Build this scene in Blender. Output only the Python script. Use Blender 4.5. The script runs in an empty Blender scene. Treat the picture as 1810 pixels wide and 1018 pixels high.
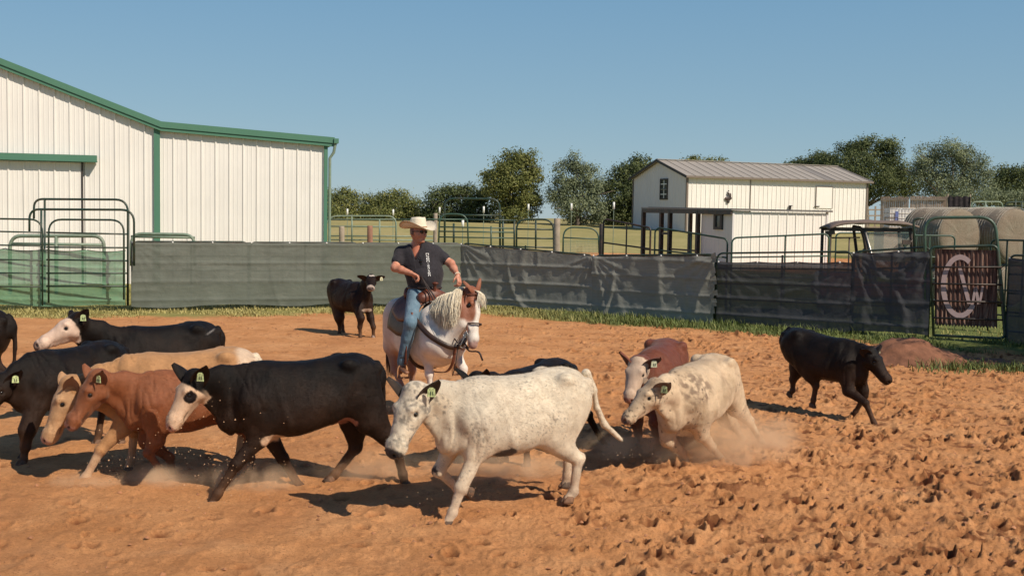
import bpy, math, random, time
import numpy as np
from mathutils import Vector, Matrix
T0=time.time()
random.seed(7); rng=np.random.default_rng(7)
S=bpy.context.scene
C=S.collection
rad=math.radians
# ---------------- camera ----------------
FPX=2000.0; CX,CY=905.0,509.0; CAMH=2.4
PITCH=math.atan(124/2000); ROLL=0.0157
fw=Vector((0,math.cos(PITCH),-math.sin(PITCH))); r0=Vector((1,0,0)); u0=Vector((0,math.sin(PITCH),math.cos(PITCH)))
cr=r0*math.cos(ROLL)+u0*math.sin(ROLL); cu=-r0*math.sin(ROLL)+u0*math.cos(ROLL)
cam_d=bpy.data.cameras.new('camera'); cam=bpy.data.objects.new('camera',cam_d); C.objects.link(cam)
cam_d.sensor_width=36; cam_d.lens=FPX/1810*36; cam_d.clip_end=6000; cam_d.clip_start=.1
M=Matrix.Identity(4)
for i,a in enumerate((cr,cu,-fw)):
    for j in range(3): M[j][i]=a[j]
M[2][3]=CAMH
cam.matrix_world=M; S.camera=cam
# ---------------- world and sun ----------------
SUN_EL=rad(43); SUN_PHI=rad(50)      # to the right of straight-behind-the-camera
sun_vec=Vector((math.sin(SUN_PHI)*math.cos(SUN_EL),-math.cos(SUN_PHI)*math.cos(SUN_EL),math.sin(SUN_EL)))
W=bpy.data.worlds.new('World'); S.world=W; W.use_nodes=True
nt=W.node_tree; bg=nt.nodes['Background']
sky=nt.nodes.new('ShaderNodeTexSky'); sky.sky_type='NISHITA'; sky.sun_disc=False
sky.sun_elevation=SUN_EL; sky.sun_rotation=math.atan2(sun_vec.x,sun_vec.y)
sky.air_density=1.0; sky.dust_density=.15; sky.ozone_density=1.6; sky.altitude=100
bg.inputs[1].default_value=0.098
# even afternoon blue: the physical sky blended with a clear-air gradient over elevation
tcw=nt.nodes.new('ShaderNodeTexCoord'); sx_=nt.nodes.new('ShaderNodeSeparateXYZ'); nt.links.new(tcw.outputs['Generated'],sx_.inputs[0])
rp=nt.nodes.new('ShaderNodeValToRGB'); nt.links.new(sx_.outputs[2],rp.inputs[0]); el=rp.color_ramp.elements
while len(el)<5: el.new(.5)
for q_,(p_,c_) in zip(el,((0,(.31,.45,.54)),(.09,(.235,.40,.53)),(.22,(.155,.335,.52)),(.42,(.085,.19,.37)),(1,(.03,.075,.19)))): q_.position=p_; q_.color=(*[v/.098 for v in c_],1)
mxw=nt.nodes.new('ShaderNodeMix'); mxw.data_type='RGBA'; mxw.inputs[0].default_value=.8; nt.links.new(sky.outputs[0],mxw.inputs[6]); nt.links.new(rp.outputs[0],mxw.inputs[7]); nt.links.new(mxw.outputs[2],bg.inputs[0])
sl=bpy.data.lights.new('sun','SUN'); sl.energy=4.8; sl.angle=rad(.5); sl.color=(1,.885,.735)
so=bpy.data.objects.new('sun',sl); C.objects.link(so); so.rotation_euler=sun_vec.to_track_quat('Z','Y').to_euler()
S.cycles.volume_bounces=2
S.view_settings.view_transform='Standard'; S.view_settings.look='None'; S.view_settings.exposure=0; S.view_settings.gamma=1
# ---------------- picture rays ----------------
CAM=Vector((0,0,CAMH))
def ray(px,py):
    return fw+cr*((px-CX)/FPX)+cu*(-(py-CY)/FPX)
def at(px,py,Y):
    d=ray(px,py); return CAM+d*(Y/d.y)
def onground(px,py,z=0.0):
    d=ray(px,py); return CAM+d*((z-CAMH)/d.z)
def hor(px): return 385+(px-905)*.0157
# ---------------- tagging ----------------
def tag(o,label=None,cat=None,group=None,kind=None):
    if label: o['label']=label
    if cat: o['category']=cat
    if group: o['group']=group
    if kind: o['kind']=kind
    return o
def empty(name,loc=(0,0,0),rz=0,**k):
    o=bpy.data.objects.new(name,None); C.objects.link(o); o.location=loc; o.rotation_euler=(0,0,rz); o.empty_display_size=.2
    return tag(o,**k)
def mesh_obj(name,V,F,mat=None,parent=None,smooth=False,col=None,mats=None,mi=None,**k):
    me=bpy.data.meshes.new(name)
    V=np.asarray(V,dtype=np.float32)
    if isinstance(F,np.ndarray):
        n=F.shape[1]
        me.vertices.add(len(V)); me.vertices.foreach_set('co',V.ravel())
        me.loops.add(F.size); me.loops.foreach_set('vertex_index',F.ravel().astype(np.int32))
        me.polygons.add(len(F)); me.polygons.foreach_set('loop_start',np.arange(len(F),dtype=np.int32)*n)
        me.polygons.foreach_set('loop_total',np.full(len(F),n,dtype=np.int32))
        me.update(calc_edges=True); me.validate()
    else:
        me.from_pydata([tuple(map(float,v)) for v in V],[],F); me.update()
    if smooth: me.polygons.foreach_set('use_smooth',[True]*len(me.polygons))
    if col is not None:
        at_=me.attributes.new('Col','FLOAT_COLOR','POINT')
        c4=np.ones((len(V),4),dtype=np.float32); c4[:,:col.shape[1]]=col
        at_.data.foreach_set('color',c4.ravel())
    for m in (mats or ([mat] if mat else [])): me.materials.append(m)
    if mi is not None: me.polygons.foreach_set('material_index',mi)
    o=bpy.data.objects.new(name,me); C.objects.link(o)
    if parent: o.parent=parent
    return tag(o,**k)
# mesh collector
class MB:
    def __init__(s): s.V=[]; s.F=[]; s.m=[]
    def add(s,V,F,m=0):
        b=len(s.V); s.V+= [tuple(v) for v in V]; s.F+=[tuple(i+b for i in f) for f in F]; s.m+=[m]*len(F)
    def box(s,c,d,rz=0,M=None,m=0):
        x,y,z=[q/2 for q in d]; V=[Vector((a*x,b*y,e*z)) for a in(-1,1) for b in(-1,1) for e in(-1,1)]
        R=Matrix.Rotation(rz,3,'Z') if M is None else M
        V=[Vector(c)+R@v for v in V]
        s.add(V,[(0,1,3,2),(4,6,7,5),(0,4,5,1),(2,3,7,6),(0,2,6,4),(1,5,7,3)],m)
    def beam(s,a,b,w,h,m=0):       # box from a to b
        a=Vector(a);b=Vector(b);d=(b-a); L=d.length; d.normalize()
        up=Vector((0,0,1)) if abs(d.z)<.9 else Vector((1,0,0))
        sd=d.cross(up).normalized(); up=sd.cross(d)
        V=[p+sd*(i*w/2)+up*(j*h/2) for p in(a,b) for i in(-1,1) for j in(-1,1)]
        s.add(V,[(0,1,3,2),(4,6,7,5),(0,4,5,1),(2,3,7,6),(0,2,6,4),(1,5,7,3)],m)
    def tube(s,pts,r,n=8,m=0,cap=True):
        pts=[Vector(p) for p in pts]; k=len(pts)
        rr=r if isinstance(r,(list,tuple)) else [r]*k
        V=[];prev=None
        for i,p in enumerate(pts):
            d=(pts[min(i+1,k-1)]-pts[max(i-1,0)]).normalized()
            if prev is None:
                a=Vector((0,0,1)) if abs(d.z)<.9 else Vector((1,0,0)); sd=d.cross(a).normalized()
            else: sd=(prev-d*prev.dot(d)).normalized()
            prev=sd; up=sd.cross(d)
            for j in range(n):
                t=2*math.pi*j/n; V.append(p+(sd*math.cos(t)+up*math.sin(t))*rr[i])
        F=[(i*n+j,i*n+(j+1)%n,(i+1)*n+(j+1)%n,(i+1)*n+j) for i in range(k-1) for j in range(n)]
        if cap: F+=[tuple(range(n-1,-1,-1)),tuple(range((k-1)*n,k*n))]
        s.add(V,F,m)
    def quad(s,a,b,c,d,m=0): s.add([a,b,c,d],[(0,1,2,3)],m)
    def prism(s,poly,off,m=0):     # polygon extruded by vector
        poly=[Vector(p) for p in poly]; off=Vector(off); n=len(poly)
        s.add(poly+[p+off for p in poly],[tuple(range(n))[::-1],tuple(range(n,2*n))]+[(i,(i+1)%n,(i+1)%n+n,i+n) for i in range(n)],m)
    def build(s,name,mat=None,parent=None,smooth=False,mats=None,**k):
        return mesh_obj(name,s.V,s.F,mat,parent,smooth,mats=mats,mi=s.m if mats else None,**k)
# ---------------- materials ----------------
def newmat(name):
    m=bpy.data.materials.new(name); m.use_nodes=True; n=m.node_tree; return m,n,n.nodes['Principled BSDF']
def link(n,a,b): n.links.new(a,b)
def noise(n,scale,detail=4,rough=.55,vec=None,dist=0):
    t=n.nodes.new('ShaderNodeTexNoise'); t.inputs['Scale'].default_value=scale; t.inputs['Detail'].default_value=detail
    t.inputs['Roughness'].default_value=rough; t.inputs['Distortion'].default_value=dist
    if vec is not None: link(n,vec,t.inputs['Vector'])
    return t.outputs['Fac']
def coords(n,kind='Object',scale=(1,1,1)):
    t=n.nodes.new('ShaderNodeTexCoord'); mp=n.nodes.new('ShaderNodeMapping'); mp.inputs['Scale'].default_value=scale
    link(n,t.outputs[kind],mp.inputs[0]); return mp.outputs[0]
def geo_pos(n,scale=(1,1,1)):
    t=n.nodes.new('ShaderNodeNewGeometry'); mp=n.nodes.new('ShaderNodeMapping'); mp.inputs['Scale'].default_value=scale
    link(n,t.outputs['Position'],mp.inputs[0]); return mp.outputs[0]
def ramp(n,fac,stops):
    r=n.nodes.new('ShaderNodeValToRGB'); e=r.color_ramp.elements
    while len(e)<len(stops): e.new(.5)
    for q,(p,c) in zip(e,stops): q.position=p; q.color=(*c,1) if len(c)==3 else c
    link(n,fac,r.inputs[0]); return r.outputs[0]
def mix(n,fac,a,b,mode='MIX'):
    m=n.nodes.new('ShaderNodeMix'); m.data_type='RGBA'; m.blend_type=mode
    for s_,v in ((m.inputs[0],fac),(m.inputs[6],a),(m.inputs[7],b)):
        if isinstance(v,(int,float)): s_.default_value=v
        elif isinstance(v,tuple): s_.default_value=(*v,1)
        else: link(n,v,s_)
    return m.outputs[2]
def bump(n,p,h,strength=.3,dist=.02,prev=None):
    b=n.nodes.new('ShaderNodeBump'); b.inputs['Strength'].default_value=strength; b.inputs['Distance'].default_value=dist
    link(n,h,b.inputs['Height']); link(n,b.outputs[0],p.inputs['Normal'])
    if prev is not None: link(n,prev,b.inputs['Normal'])
    return b.outputs[0]
def simple(name,col,rough=.6,var=.15,scale=8,bumps=.15,bs=40,metal=0,spec=.5,coordk='Object',dirt=None,dirtamt=.4):
    m,n,p=newmat(name); v=coords(n,coordk)
    f=noise(n,scale,5,.6,v)
    lo=tuple(c*(1-var) for c in col); hi=tuple(min(1,c*(1+var)) for c in col)
    c=ramp(n,f,[(.3,lo),(.7,hi)])
    if dirt:
        f2=noise(n,scale*.37,6,.7,v,.5); g=ramp(n,f2,[(.45,(0,0,0)),(.75,(dirtamt,)*3)])
        c=mix(n,g,c,dirt)
    link(n,c,p.inputs['Base Color']); p.inputs['Roughness'].default_value=rough; p.inputs['Metallic'].default_value=metal
    p.inputs['Specular IOR Level'].default_value=spec
    if bumps: bump(n,p,noise(n,bs,4,.6,v),bumps,.01)
    return m
# ---------------- numpy noise ----------------
_tab=rng.random(65536).astype(np.float32)
def _h(ix,iy,iz): return _tab[(ix*73856093 ^ iy*19349663 ^ iz*83492791)&65535]
def vn(x,y,z=None,sc=1.0):
    x=np.asarray(x)*sc; y=np.asarray(y)*sc; z=np.zeros_like(x) if z is None else np.asarray(z)*sc
    ix=np.floor(x).astype(np.int64); iy=np.floor(y).astype(np.int64); iz=np.floor(z).astype(np.int64)
    fx=x-ix; fy=y-iy; fz=z-iz
    fx=fx*fx*(3-2*fx); fy=fy*fy*(3-2*fy); fz=fz*fz*(3-2*fz)
    r=0
    for a in(0,1):
        for b in(0,1):
            for c in(0,1):
                r=r+_h(ix+a,iy+b,iz+c)*((fx if a else 1-fx)*(fy if b else 1-fy)*(fz if c else 1-fz))
    return r
def fbm(x,y,z=None,sc=1.,o=4,g=.5):
    r=0;a=1;t=0
    for i in range(o):
        r=r+a*vn(x,y,z,sc*(2.03**i)+i*.013); t+=a; a*=g
    return r/t
def sstep(a,b,x):
    t=np.clip((x-a)/(b-a),0,1); return t*t*(3-2*t)
# ---------------- implicit-surface sculpting ----------------
class Sculpt:
    def __init__(s): s.p=[]
    def cone(s,A,B,ra,rb,k=.03,up=(0,0,1),cut=False,cap=1.0):
        ra=ra if isinstance(ra,tuple) else (ra,ra); rb=rb if isinstance(rb,tuple) else (rb,rb)
        s.p.append(('c',np.array(A,float),np.array(B,float),ra,rb,np.array(up,float),k,cut,cap))
    def ball(s,A,r,k=.03,cut=False):
        s.p.append(('b',np.array(A,float),np.array(r if isinstance(r,tuple) else (r,)*3,float),k,cut))
    def chain(s,pts,rs,k=.03,up=(0,0,1)):
        for i in range(len(pts)-1): s.cone(pts[i],pts[i+1],rs[i],rs[i+1],k,up)
    def loft(s,secs,k=.04,n=2.4,taper=.15,yc=None):
        s.p.append(('l',np.array(secs,float),k,n,taper,yc))
    def bounds(s):
        lo=np.full(3,1e9);hi=-lo
        for q in s.p:
            a,b=s.bb(q)
            if q[0] in 'cb' and (q[7] if q[0]=='c' else q[4]): continue
            lo=np.minimum(lo,a);hi=np.maximum(hi,b)
        return lo,hi
    def bb(s,q):
        if q[0]=='c':
            r=max(*q[3],*q[4]); return np.minimum(q[1],q[2])-r,np.maximum(q[1],q[2])+r
        if q[0]=='b': return q[1]-q[2],q[1]+q[2]
        S_=q[1]; w=S_[:,3].max(); e=.12; yo=0 if q[5] is None else abs(np.array([q[5](v) for v in S_[:,0]])).max()
        return np.array([S_[0,0]-e,-w-yo,S_[:,2].min()]),np.array([S_[-1,0]+e,w+yo,S_[:,1].max()])
    def build(s,h):
        lo,hi=s.bounds(); lo=lo-3*h; hi=hi+3*h
        N=np.ceil((hi-lo)/h).astype(int)+1
        assert N.prod()<3e7,(lo,hi,N)
        D=np.full(N,1.0,dtype=np.float32)
        ax=[lo[i]+h*np.arange(N[i]) for i in range(3)]
        for q in s.p:
            k=q[6] if q[0]=='c' else (q[3] if q[0]=='b' else q[2])
            a,b=s.bb(q); m=k+2.5*h
            i0=np.clip(np.floor((a-m-lo)/h).astype(int),0,N-1); i1=np.clip(np.ceil((b+m-lo)/h).astype(int)+1,1,N)
            if np.any(i1<=i0): continue
            sl=tuple(slice(i0[i],i1[i]) for i in range(3))
            X,Y,Z=np.meshgrid(*[ax[i][sl[i]] for i in range(3)],indexing='ij',sparse=True)
            cut=False
            if q[0]=='c':
                _,A,B,ra,rb,up,k,cut,cap=q
                w=B-A; L=np.linalg.norm(w)
                if L<1e-5: L=1e-5; w=np.array([L,0,0])
                w=w/L; u=up-w*up.dot(w)
                if np.linalg.norm(u)<1e-3:
                    u=np.array([1.,0,0]); u=u-w*u.dot(w)
                u/=np.linalg.norm(u); sd=np.cross(w,u)
                dx,dy,dz=X-A[0],Y-A[1],Z-A[2]
                t=(dx*w[0]+dy*w[1]+dz*w[2]); tc=np.clip(t,0,L); qa=t-tc; f=tc/L
                qs=dx*sd[0]+dy*sd[1]+dz*sd[2]; qu=dx*u[0]+dy*u[1]+dz*u[2]
                rs=ra[0]+(rb[0]-ra[0])*f; ru=ra[1]+(rb[1]-ra[1])*f; rc=(rs+ru)/2*cap
                e=np.sqrt((qs/rs)**2+(qu/ru)**2+(qa/rc)**2); Lq=np.sqrt(qs*qs+qu*qu+qa*qa)
                d=np.where(e<1e-3,-np.minimum(rs,ru),Lq-Lq/np.maximum(e,1e-3))
            elif q[0]=='b':
                _,A,r,k,cut=q
                dx,dy,dz=X-A[0],Y-A[1],Z-A[2]
                e=np.sqrt((dx/r[0])**2+(dy/r[1])**2+(dz/r[2])**2); Lq=np.sqrt(dx*dx+dy*dy+dz*dz)
                d=np.where(e<1e-3,-r.min(),Lq-Lq/np.maximum(e,1e-3))
            else:
                _,S_,k,n,taper,yc=q
                x=X[:,0,0]; xc=np.clip(x,S_[0,0],S_[-1,0])
                # smooth interpolation of the sections
                def ip(c):
                    xs=S_[:,0]; v=S_[:,c]; m_=np.gradient(v,xs); j=np.clip(np.searchsorted(xs,xc)-1,0,len(xs)-2)
                    hh=xs[j+1]-xs[j]; t=(xc-xs[j])/hh
                    return (2*t**3-3*t**2+1)*v[j]+(t**3-2*t**2+t)*hh*m_[j]+(-2*t**3+3*t**2)*v[j+1]+(t**3-t**2)*hh*m_[j+1]
                zt,zb,w=ip(1),ip(2),ip(3)
                c=((zt+zb)/2)[:,None,None]; hh=np.maximum((zt-zb)/2,.01)[:,None,None]; w=np.maximum(w,.01)[:,None,None]
                y0=0 if yc is None else np.array([yc(v) for v in x])[:,None,None]
                dx=(x-xc)[:,None,None]; dy=Y-y0; dz=Z-c
                zn=np.clip(dz/hh,-1,1); w=w*(1-taper*zn)
                e=((np.abs(dy)/w)**n+(np.abs(dz)/hh)**n+(np.abs(dx)/.08)**n)**(1/n); Lq=np.sqrt(dx*dx+dy*dy+dz*dz)
                d=np.where(e<1e-2,-.1,Lq-Lq/np.maximum(e,1e-2))
            d=d.astype(np.float32); o=D[sl]
            if cut:
                g=np.clip(.5-.5*(o+d)/k,0,1); D[sl]=o*(1-g)-d*g+k*g*(1-g)
            else:
                g=np.clip(.5+.5*(o-d)/k,0,1); D[sl]=o*(1-g)+d*g-k*g*(1-g)
        D[0]=D[-1]=1; D[:,0]=D[:,-1]=1; D[:,:,0]=D[:,:,-1]=1
        return nets(D,lo,h)
def nets(D,lo,h):
    neg=D<0
    c=np.zeros(tuple(n-1 for n in D.shape),dtype=np.int8)
    for a in(0,1):
        for b in(0,1):
            for d in(0,1):
                c+=neg[a:D.shape[0]-1+a,b:D.shape[1]-1+b,d:D.shape[2]-1+d]
    act=(c>0)&(c<8); idx=-np.ones(act.shape,dtype=np.int64); I=np.argwhere(act); idx[act]=np.arange(len(I))
    V=np.zeros((len(I),3)); cnt=np.zeros(len(I))
    cor=[(a,b,d) for a in(0,1) for b in(0,1) for d in(0,1)]
    vals={q:D[I[:,0]+q[0],I[:,1]+q[1],I[:,2]+q[2]] for q in cor}
    for q in cor:
        for ax in range(3):
            if q[ax]==0:
                q2=list(q); q2[ax]=1; q2=tuple(q2); a,b=vals[q],vals[q2]; m=(a<0)!=(b<0)
                t=np.where(m,a/np.where(a==b,1,a-b),0); P=np.array(q,float)[None]+np.zeros((len(I),3)); P[:,ax]=t
                V[m]+=P[m]; cnt[m]+=1
    V=V/cnt[:,None]; V=(V+I)*h+lo
    F=[]
    for ax in range(3):
        sl0=[slice(None)]*3; sl1=[slice(None)]*3; sl0[ax]=slice(0,-1); sl1[ax]=slice(1,None)
        a=neg[tuple(sl0)]; b=neg[tuple(sl1)]
        E_=np.argwhere(a!=b); o1,o2=[i for i in range(3) if i!=ax]
        E_=E_[(E_[:,o1]>0)&(E_[:,o2]>0)&(E_[:,o1]<act.shape[o1])&(E_[:,o2]<act.shape[o2])]
        def g(d1,d2):
            q=E_.copy(); q[:,o1]-=d1; q[:,o2]-=d2; return idx[q[:,0],q[:,1],q[:,2]]
        qd=np.stack([g(0,0),g(1,0),g(1,1),g(0,1)],1)
        fl=neg[E_[:,0],E_[:,1],E_[:,2]]
        if ax==1: fl=~fl
        qd=np.where(fl[:,None],qd,qd[:,::-1]); F.append(qd)
    F=np.concatenate(F); F=F[(F>=0).all(1)]
    # one round of smoothing
    for _ in range(2):
        s_=np.zeros_like(V); n=np.zeros(len(V))
        for i in range(4):
            for j in ((i+1)%4,(i+3)%4):
                np.add.at(s_,F[:,i],V[F[:,j]]); np.add.at(n,F[:,i],1)
        V=V*.5+.5*s_/np.maximum(n,1)[:,None]
    return V,F[:,::-1].copy()
# ---------------- coat material (colour comes from the coat map of each animal) ----------------
def coat_mat(name,rough=.62,dust=.35,sheen=.25,speck=None,hair=1.0,spec=.35):
    m,n,p=newmat(name)
    a=n.nodes.new('ShaderNodeAttribute'); a.attribute_name='Col'; c=a.outputs['Color']
    v=coords(n,'Object')
    f=noise(n,9,5,.65,v,.3); c=mix(n,1.0,c,ramp(n,f,[(.25,(.78,.76,.74)),(.75,(1.18,1.17,1.15))]),'MULTIPLY')
    vh=coords(n,'Object',(14,60,60)); fh=noise(n,6,4,.7,vh)
    c=mix(n,.55*hair,c,ramp(n,fh,[(.3,(.62,.62,.62)),(.7,(1.3,1.3,1.3))]),'MULTIPLY')
    if speck:
        v2=coords(n,'Object'); f2=noise(n,48,4,.7,coords(n,'Object',(.7,1,1)),.3); big=noise(n,3.2,2,.5,v2)
        mul=n.nodes.new('ShaderNodeMath'); mul.operation='MULTIPLY_ADD'; link(n,big,mul.inputs[0]); mul.inputs[1].default_value=.42; link(n,f2,mul.inputs[2])
        c=mix(n,ramp(n,mul.outputs[0],[(speck,(0,0,0)),(speck+.10,(.75,.75,.75))]),c,(.10,.09,.085))
    # dust caught in the coat
    f3=noise(n,4.5,6,.7,v,.6); c=mix(n,ramp(n,f3,[(.42,(0,0,0)),(.8,(dust,)*3)]),c,(.32,.17,.09))
    link(n,c,p.inputs['Base Color']); p.inputs['Roughness'].default_value=rough
    p.inputs['Specular IOR Level'].default_value=spec
    p.inputs['Sheen Weight'].default_value=sheen; p.inputs['Sheen Roughness'].default_value=.4; p.inputs['Sheen Tint'].default_value=(1,.85,.7,1)
    b=bump(n,p,fh,.6*hair,.008); bump(n,p,noise(n,9,3,.6,coords(n,'Object',(1,1,.5)),.6),.22,.02,b)
    return m
M_coat_black=coat_mat('black_coat',.48,.05,.0,spec=.15)
M_coat_red=coat_mat('red_coat',.5,.12,.15)
M_coat_pale=coat_mat('pale_coat',.7,.3,.25)
M_coat_speck=coat_mat('speckled_coat',.7,.22,.25,speck=.87)
M_coat_horse=coat_mat('horse_coat',.5,.10,.15,hair=.6)
def eye_mat():
    m,n,p=newmat('eye'); p.inputs['Base Color'].default_value=(.008,.006,.005,1); p.inputs['Roughness'].default_value=.08; return m
M_eye=eye_mat()
def tag_mat(col):
    m,n,p=newmat('ear_tag_plastic'); v=coords(n,'Object'); 
    c=ramp(n,noise(n,60,2,.5,v),[(.45,col),(.62,tuple(q*.55 for q in col))]); link(n,c,p.inputs['Base Color']); p.inputs['Roughness'].default_value=.4; return m
M_tag=tag_mat((.66,.76,.36)); M_tagw=tag_mat((.75,.75,.5)); M_ink=simple('tag_ink',(.03,.05,.03),.6,bumps=0)
HOOF=np.array([.035,.025,.02]); SAND=np.array([.40,.20,.10])
def uv3(v): v=np.array(v,float); return v/np.linalg.norm(v)
class Frame:
    def __init__(s,O,psi):
        s.O=Vector((O.x,O.y,0)); s.psi=psi; s.u=Vector((math.cos(psi),math.sin(psi),0)); s.v=Vector((-math.sin(psi),math.cos(psi),0))
    def P(s,px,py,lat=0.0):
        d=ray(px,py); o=s.O+s.v*lat; t=(o-CAM).dot(s.v)/d.dot(s.v); w=CAM+d*t-s.O
        return (w.dot(s.u),lat,w.z)
def leaf(base,tip,side,W,th=.009,cup=.35,n=9):
    """cupped leaf-shaped ear: returns verts, quads, inner flag"""
    base=np.array(base,float); tip=np.array(tip,float); d=tip-base; L=np.linalg.norm(d); d/=L
    side=np.array(side,float); side-=d*side.dot(d); side/=np.linalg.norm(side); nr=np.cross(d,side)
    V=[];inn=[]; m=7
    for s_ in(1,-1):
        for i in range(n):
            t=i/(n-1); w=W*(math.sin(math.pi*min(1,(t*.90+.06))**.75)**.6)*(1-.1*t)+.002
            for j in range(m):
                a=(j/(m-1)-.5)*2
                V.append(base+d*(L*t)+side*(a*w/2)+nr*(cup*W*(a*a)*.6*(1-.4*t)+(th*(1-a*a)*.5+.001)*s_ - .06*L*math.sin(math.pi*t))); inn.append(s_>0)
    F=[]
    for s_ in(0,1):
        b=s_*n*m
        for i in range(n-1):
            for j in range(m-1):
                q=[b+i*m+j,b+i*m+j+1,b+(i+1)*m+j+1,b+(i+1)*m+j]; F.append(q if s_==0 else q[::-1])
    o=n*m
    for i in range(n-1):
        for j in(0,m-1):
            q=[i*m+j,(i+1)*m+j,o+(i+1)*m+j,o+i*m+j]; F.append(q if j==0 else q[::-1])
    return np.array(V),np.array(F),np.array(inn)
def default_leg(fore,near,s,phase):
    lat=.125*s*(1 if near else -1)
    if fore:
        x=.40*s+phase*.16*s
        return [(.40*s,lat,.58*s),(x*.6+.4*s*.4,lat,.36*s),(x,lat,.11*s),(x+.03*s,lat,.02)]
    x=-.50*s+phase*.16*s
    return [(-.30*s,lat*1.2,.66*s),(x*.5-.56*s*.5,lat,.42*s),(x,lat,.12*s),(x+.03*s,lat,.02)]
def cow(name,label,anchor,psi,s,mat,coat,poll,muzzle,legs,ears=None,vox=.013,tail=None,yc=None,dz=None,tagm=None,tag_ear=1,neckk=1.0,group='cattle on the sand',fat=1.0,eyes=(1,-1),headup=None,cat='calf',headlen=.44,dewlap=1.0,px=.98,earrot=.55,hair=22000):
    seed_=sum(map(ord,label))%97
    O=onground(*anchor); fr=Frame(O,rad(psi)); sh=fr.P(*poll)[0]-px*s if abs(poll[1])>5 else 0; O=O+fr.u*sh; fr=Frame(O,rad(psi)); P=fr.P
    root=empty(name,(O.x,O.y,0),rad(psi),label=label,cat=cat,group=group)
    dz=dz or (lambda x:0)
    Yc=(lambda x:0.0) if yc is None else yc
    q=Sculpt()
    T=[(-.645,1.03,.80,.07),(-.60,1.075,.68,.13),(-.50,1.125,.60,.195),(-.36,1.14,.585,.235),(-.18,1.115,.535,.272),(0,1.10,.49,.292),(.18,1.10,.475,.275),(.34,1.115,.48,.24),(.46,1.09,.50,.205),(.56,1.02,.55,.165),(.62,.95,.60,.12)]
    q.loft([(x*s,(t+dz(x))*s,(b+dz(x))*s,w*s*fat) for x,t,b,w in T],.05,2.3,.20,(lambda x:Yc(x/s)*s))
    def tp(x,y,z): return np.array([x*s,y*s+Yc(x)*s,(z+dz(x))*s])
    # hips, pin bones, shoulder blades, flank hollow
    for sg in(1,-1):
        q.ball(tp(-.34,.19*sg,1.07),(.07*s,.05*s,.05*s),.045*s)
        q.ball(tp(-.61,.10*sg,1.01),(.045*s,.035*s,.045*s),.035*s)
        q.cone(tp(.30,.12*sg,.98),tp(.48,.165*sg,.78),(.06*s,.09*s),(.08*s,.11*s),.07*s,up=(1,0,0))
        q.ball(tp(-.17,.30*sg,.97),(.12*s,.07*s,.09*s),.07*s,cut=True)
        q.ball(tp(.16,.31*sg,1.02),(.10*s,.04*s,.12*s),.07*s,cut=True)
    # head frame
    pol=np.array(P(*poll)) if len(poll)==3 and abs(poll[1])>5 else np.array(poll,float)
    muz=pol+uv3(muzzle[1:])*headlen*s if muzzle[0]=='rel' else (np.array(P(*muzzle)) if abs(muzzle[1])>5 else np.array(muzzle,float))
    hd=muz-pol; HL=np.linalg.norm(hd); hd/=HL
    hl=headlen*s
    print(name,'head px-length %.2f want %.2f'%(HL,hl), 'poll',pol.round(2))
    upv=np.array([0,0,1.]) if headup is None else np.array(headup,float)
    if headup is None and abs(hd[2])>.8: upv=np.array([hd[0],hd[1],.0])+np.array([0,0,.5])
    hu=upv-hd*upv.dot(hd); hu/=np.linalg.norm(hu); hs=np.cross(hu,hd)
    H=lambda t,u,v=0: pol+hd*(t*hl)+hu*(u*hl)+hs*(v*hl)
    # neck
    nb=tp(.50,0,.90); nm=(nb+H(.02,-.12))/2+np.array([0,0,.02*s])
    q.cone(nb,nm,(.125*s,.205*s),(.09*s,.145*s*neckk),.10*s,up=hu*.5+np.array([0,0,1]))
    q.cone(nm,H(.04,-.12),(.09*s,.145*s*neckk),(.072*s,.10*s),.045*s,up=hu)
    q.cone(tp(.60,0,.66),H(.20,-.36),(.05*s*dewlap,.10*s),(.035*s,.05*s),.07*s,up=(0,0,1))   # dewlap
    q.ball(tp(.60,0,.60),(.10*s,.11*s,.10*s),.08*s)                                         # brisket
    # skull
    k=.022*s
    q.cone(H(.03,-.05),H(.30,-.06),(.255*hl,.215*hl),(.235*hl,.19*hl),.03*s,up=hu)
    q.cone(H(.30,-.07),H(.84,-.10),(.22*hl,.19*hl),(.165*hl,.145*hl),.04*s,up=hu)
    q.cone(H(.84,-.10),H(.93,-.11),(.20*hl,.16*hl),(.18*hl,.14*hl),.03*s,up=hu,cap=.8)
    q.cone(H(.20,-.25),H(.72,-.20),(.13*hl,.13*hl),(.09*hl,.07*hl),.03*s,up=hu)              # jaw
    for v in(1,-1):
        q.ball(H(.20,-.20,.13*v),.10*hl,.05*s)                                                # cheek
        q.ball(H(.29,.07,.18*v),.055*hl,.035*s)                                              # brow
        q.ball(H(.33,-.01,.24*v),.045*hl,.02*s,cut=True)                                     # socket
        q.ball(H(.985,-.06,.09*v),.034*hl,.012*s,cut=True)                                    # nostril
        q.cone(H(.60,-.19,.16*v),H(.97,-.185,.08*v),.010*hl,.010*hl,.012*s,cut=True)          # mouth
    q.ball(H(-.02,.06),(.09*hl,.09*hl,.09*hl),.05*s)                                          # poll
    # legs
    LG=[]; HOOVES=[]
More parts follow.
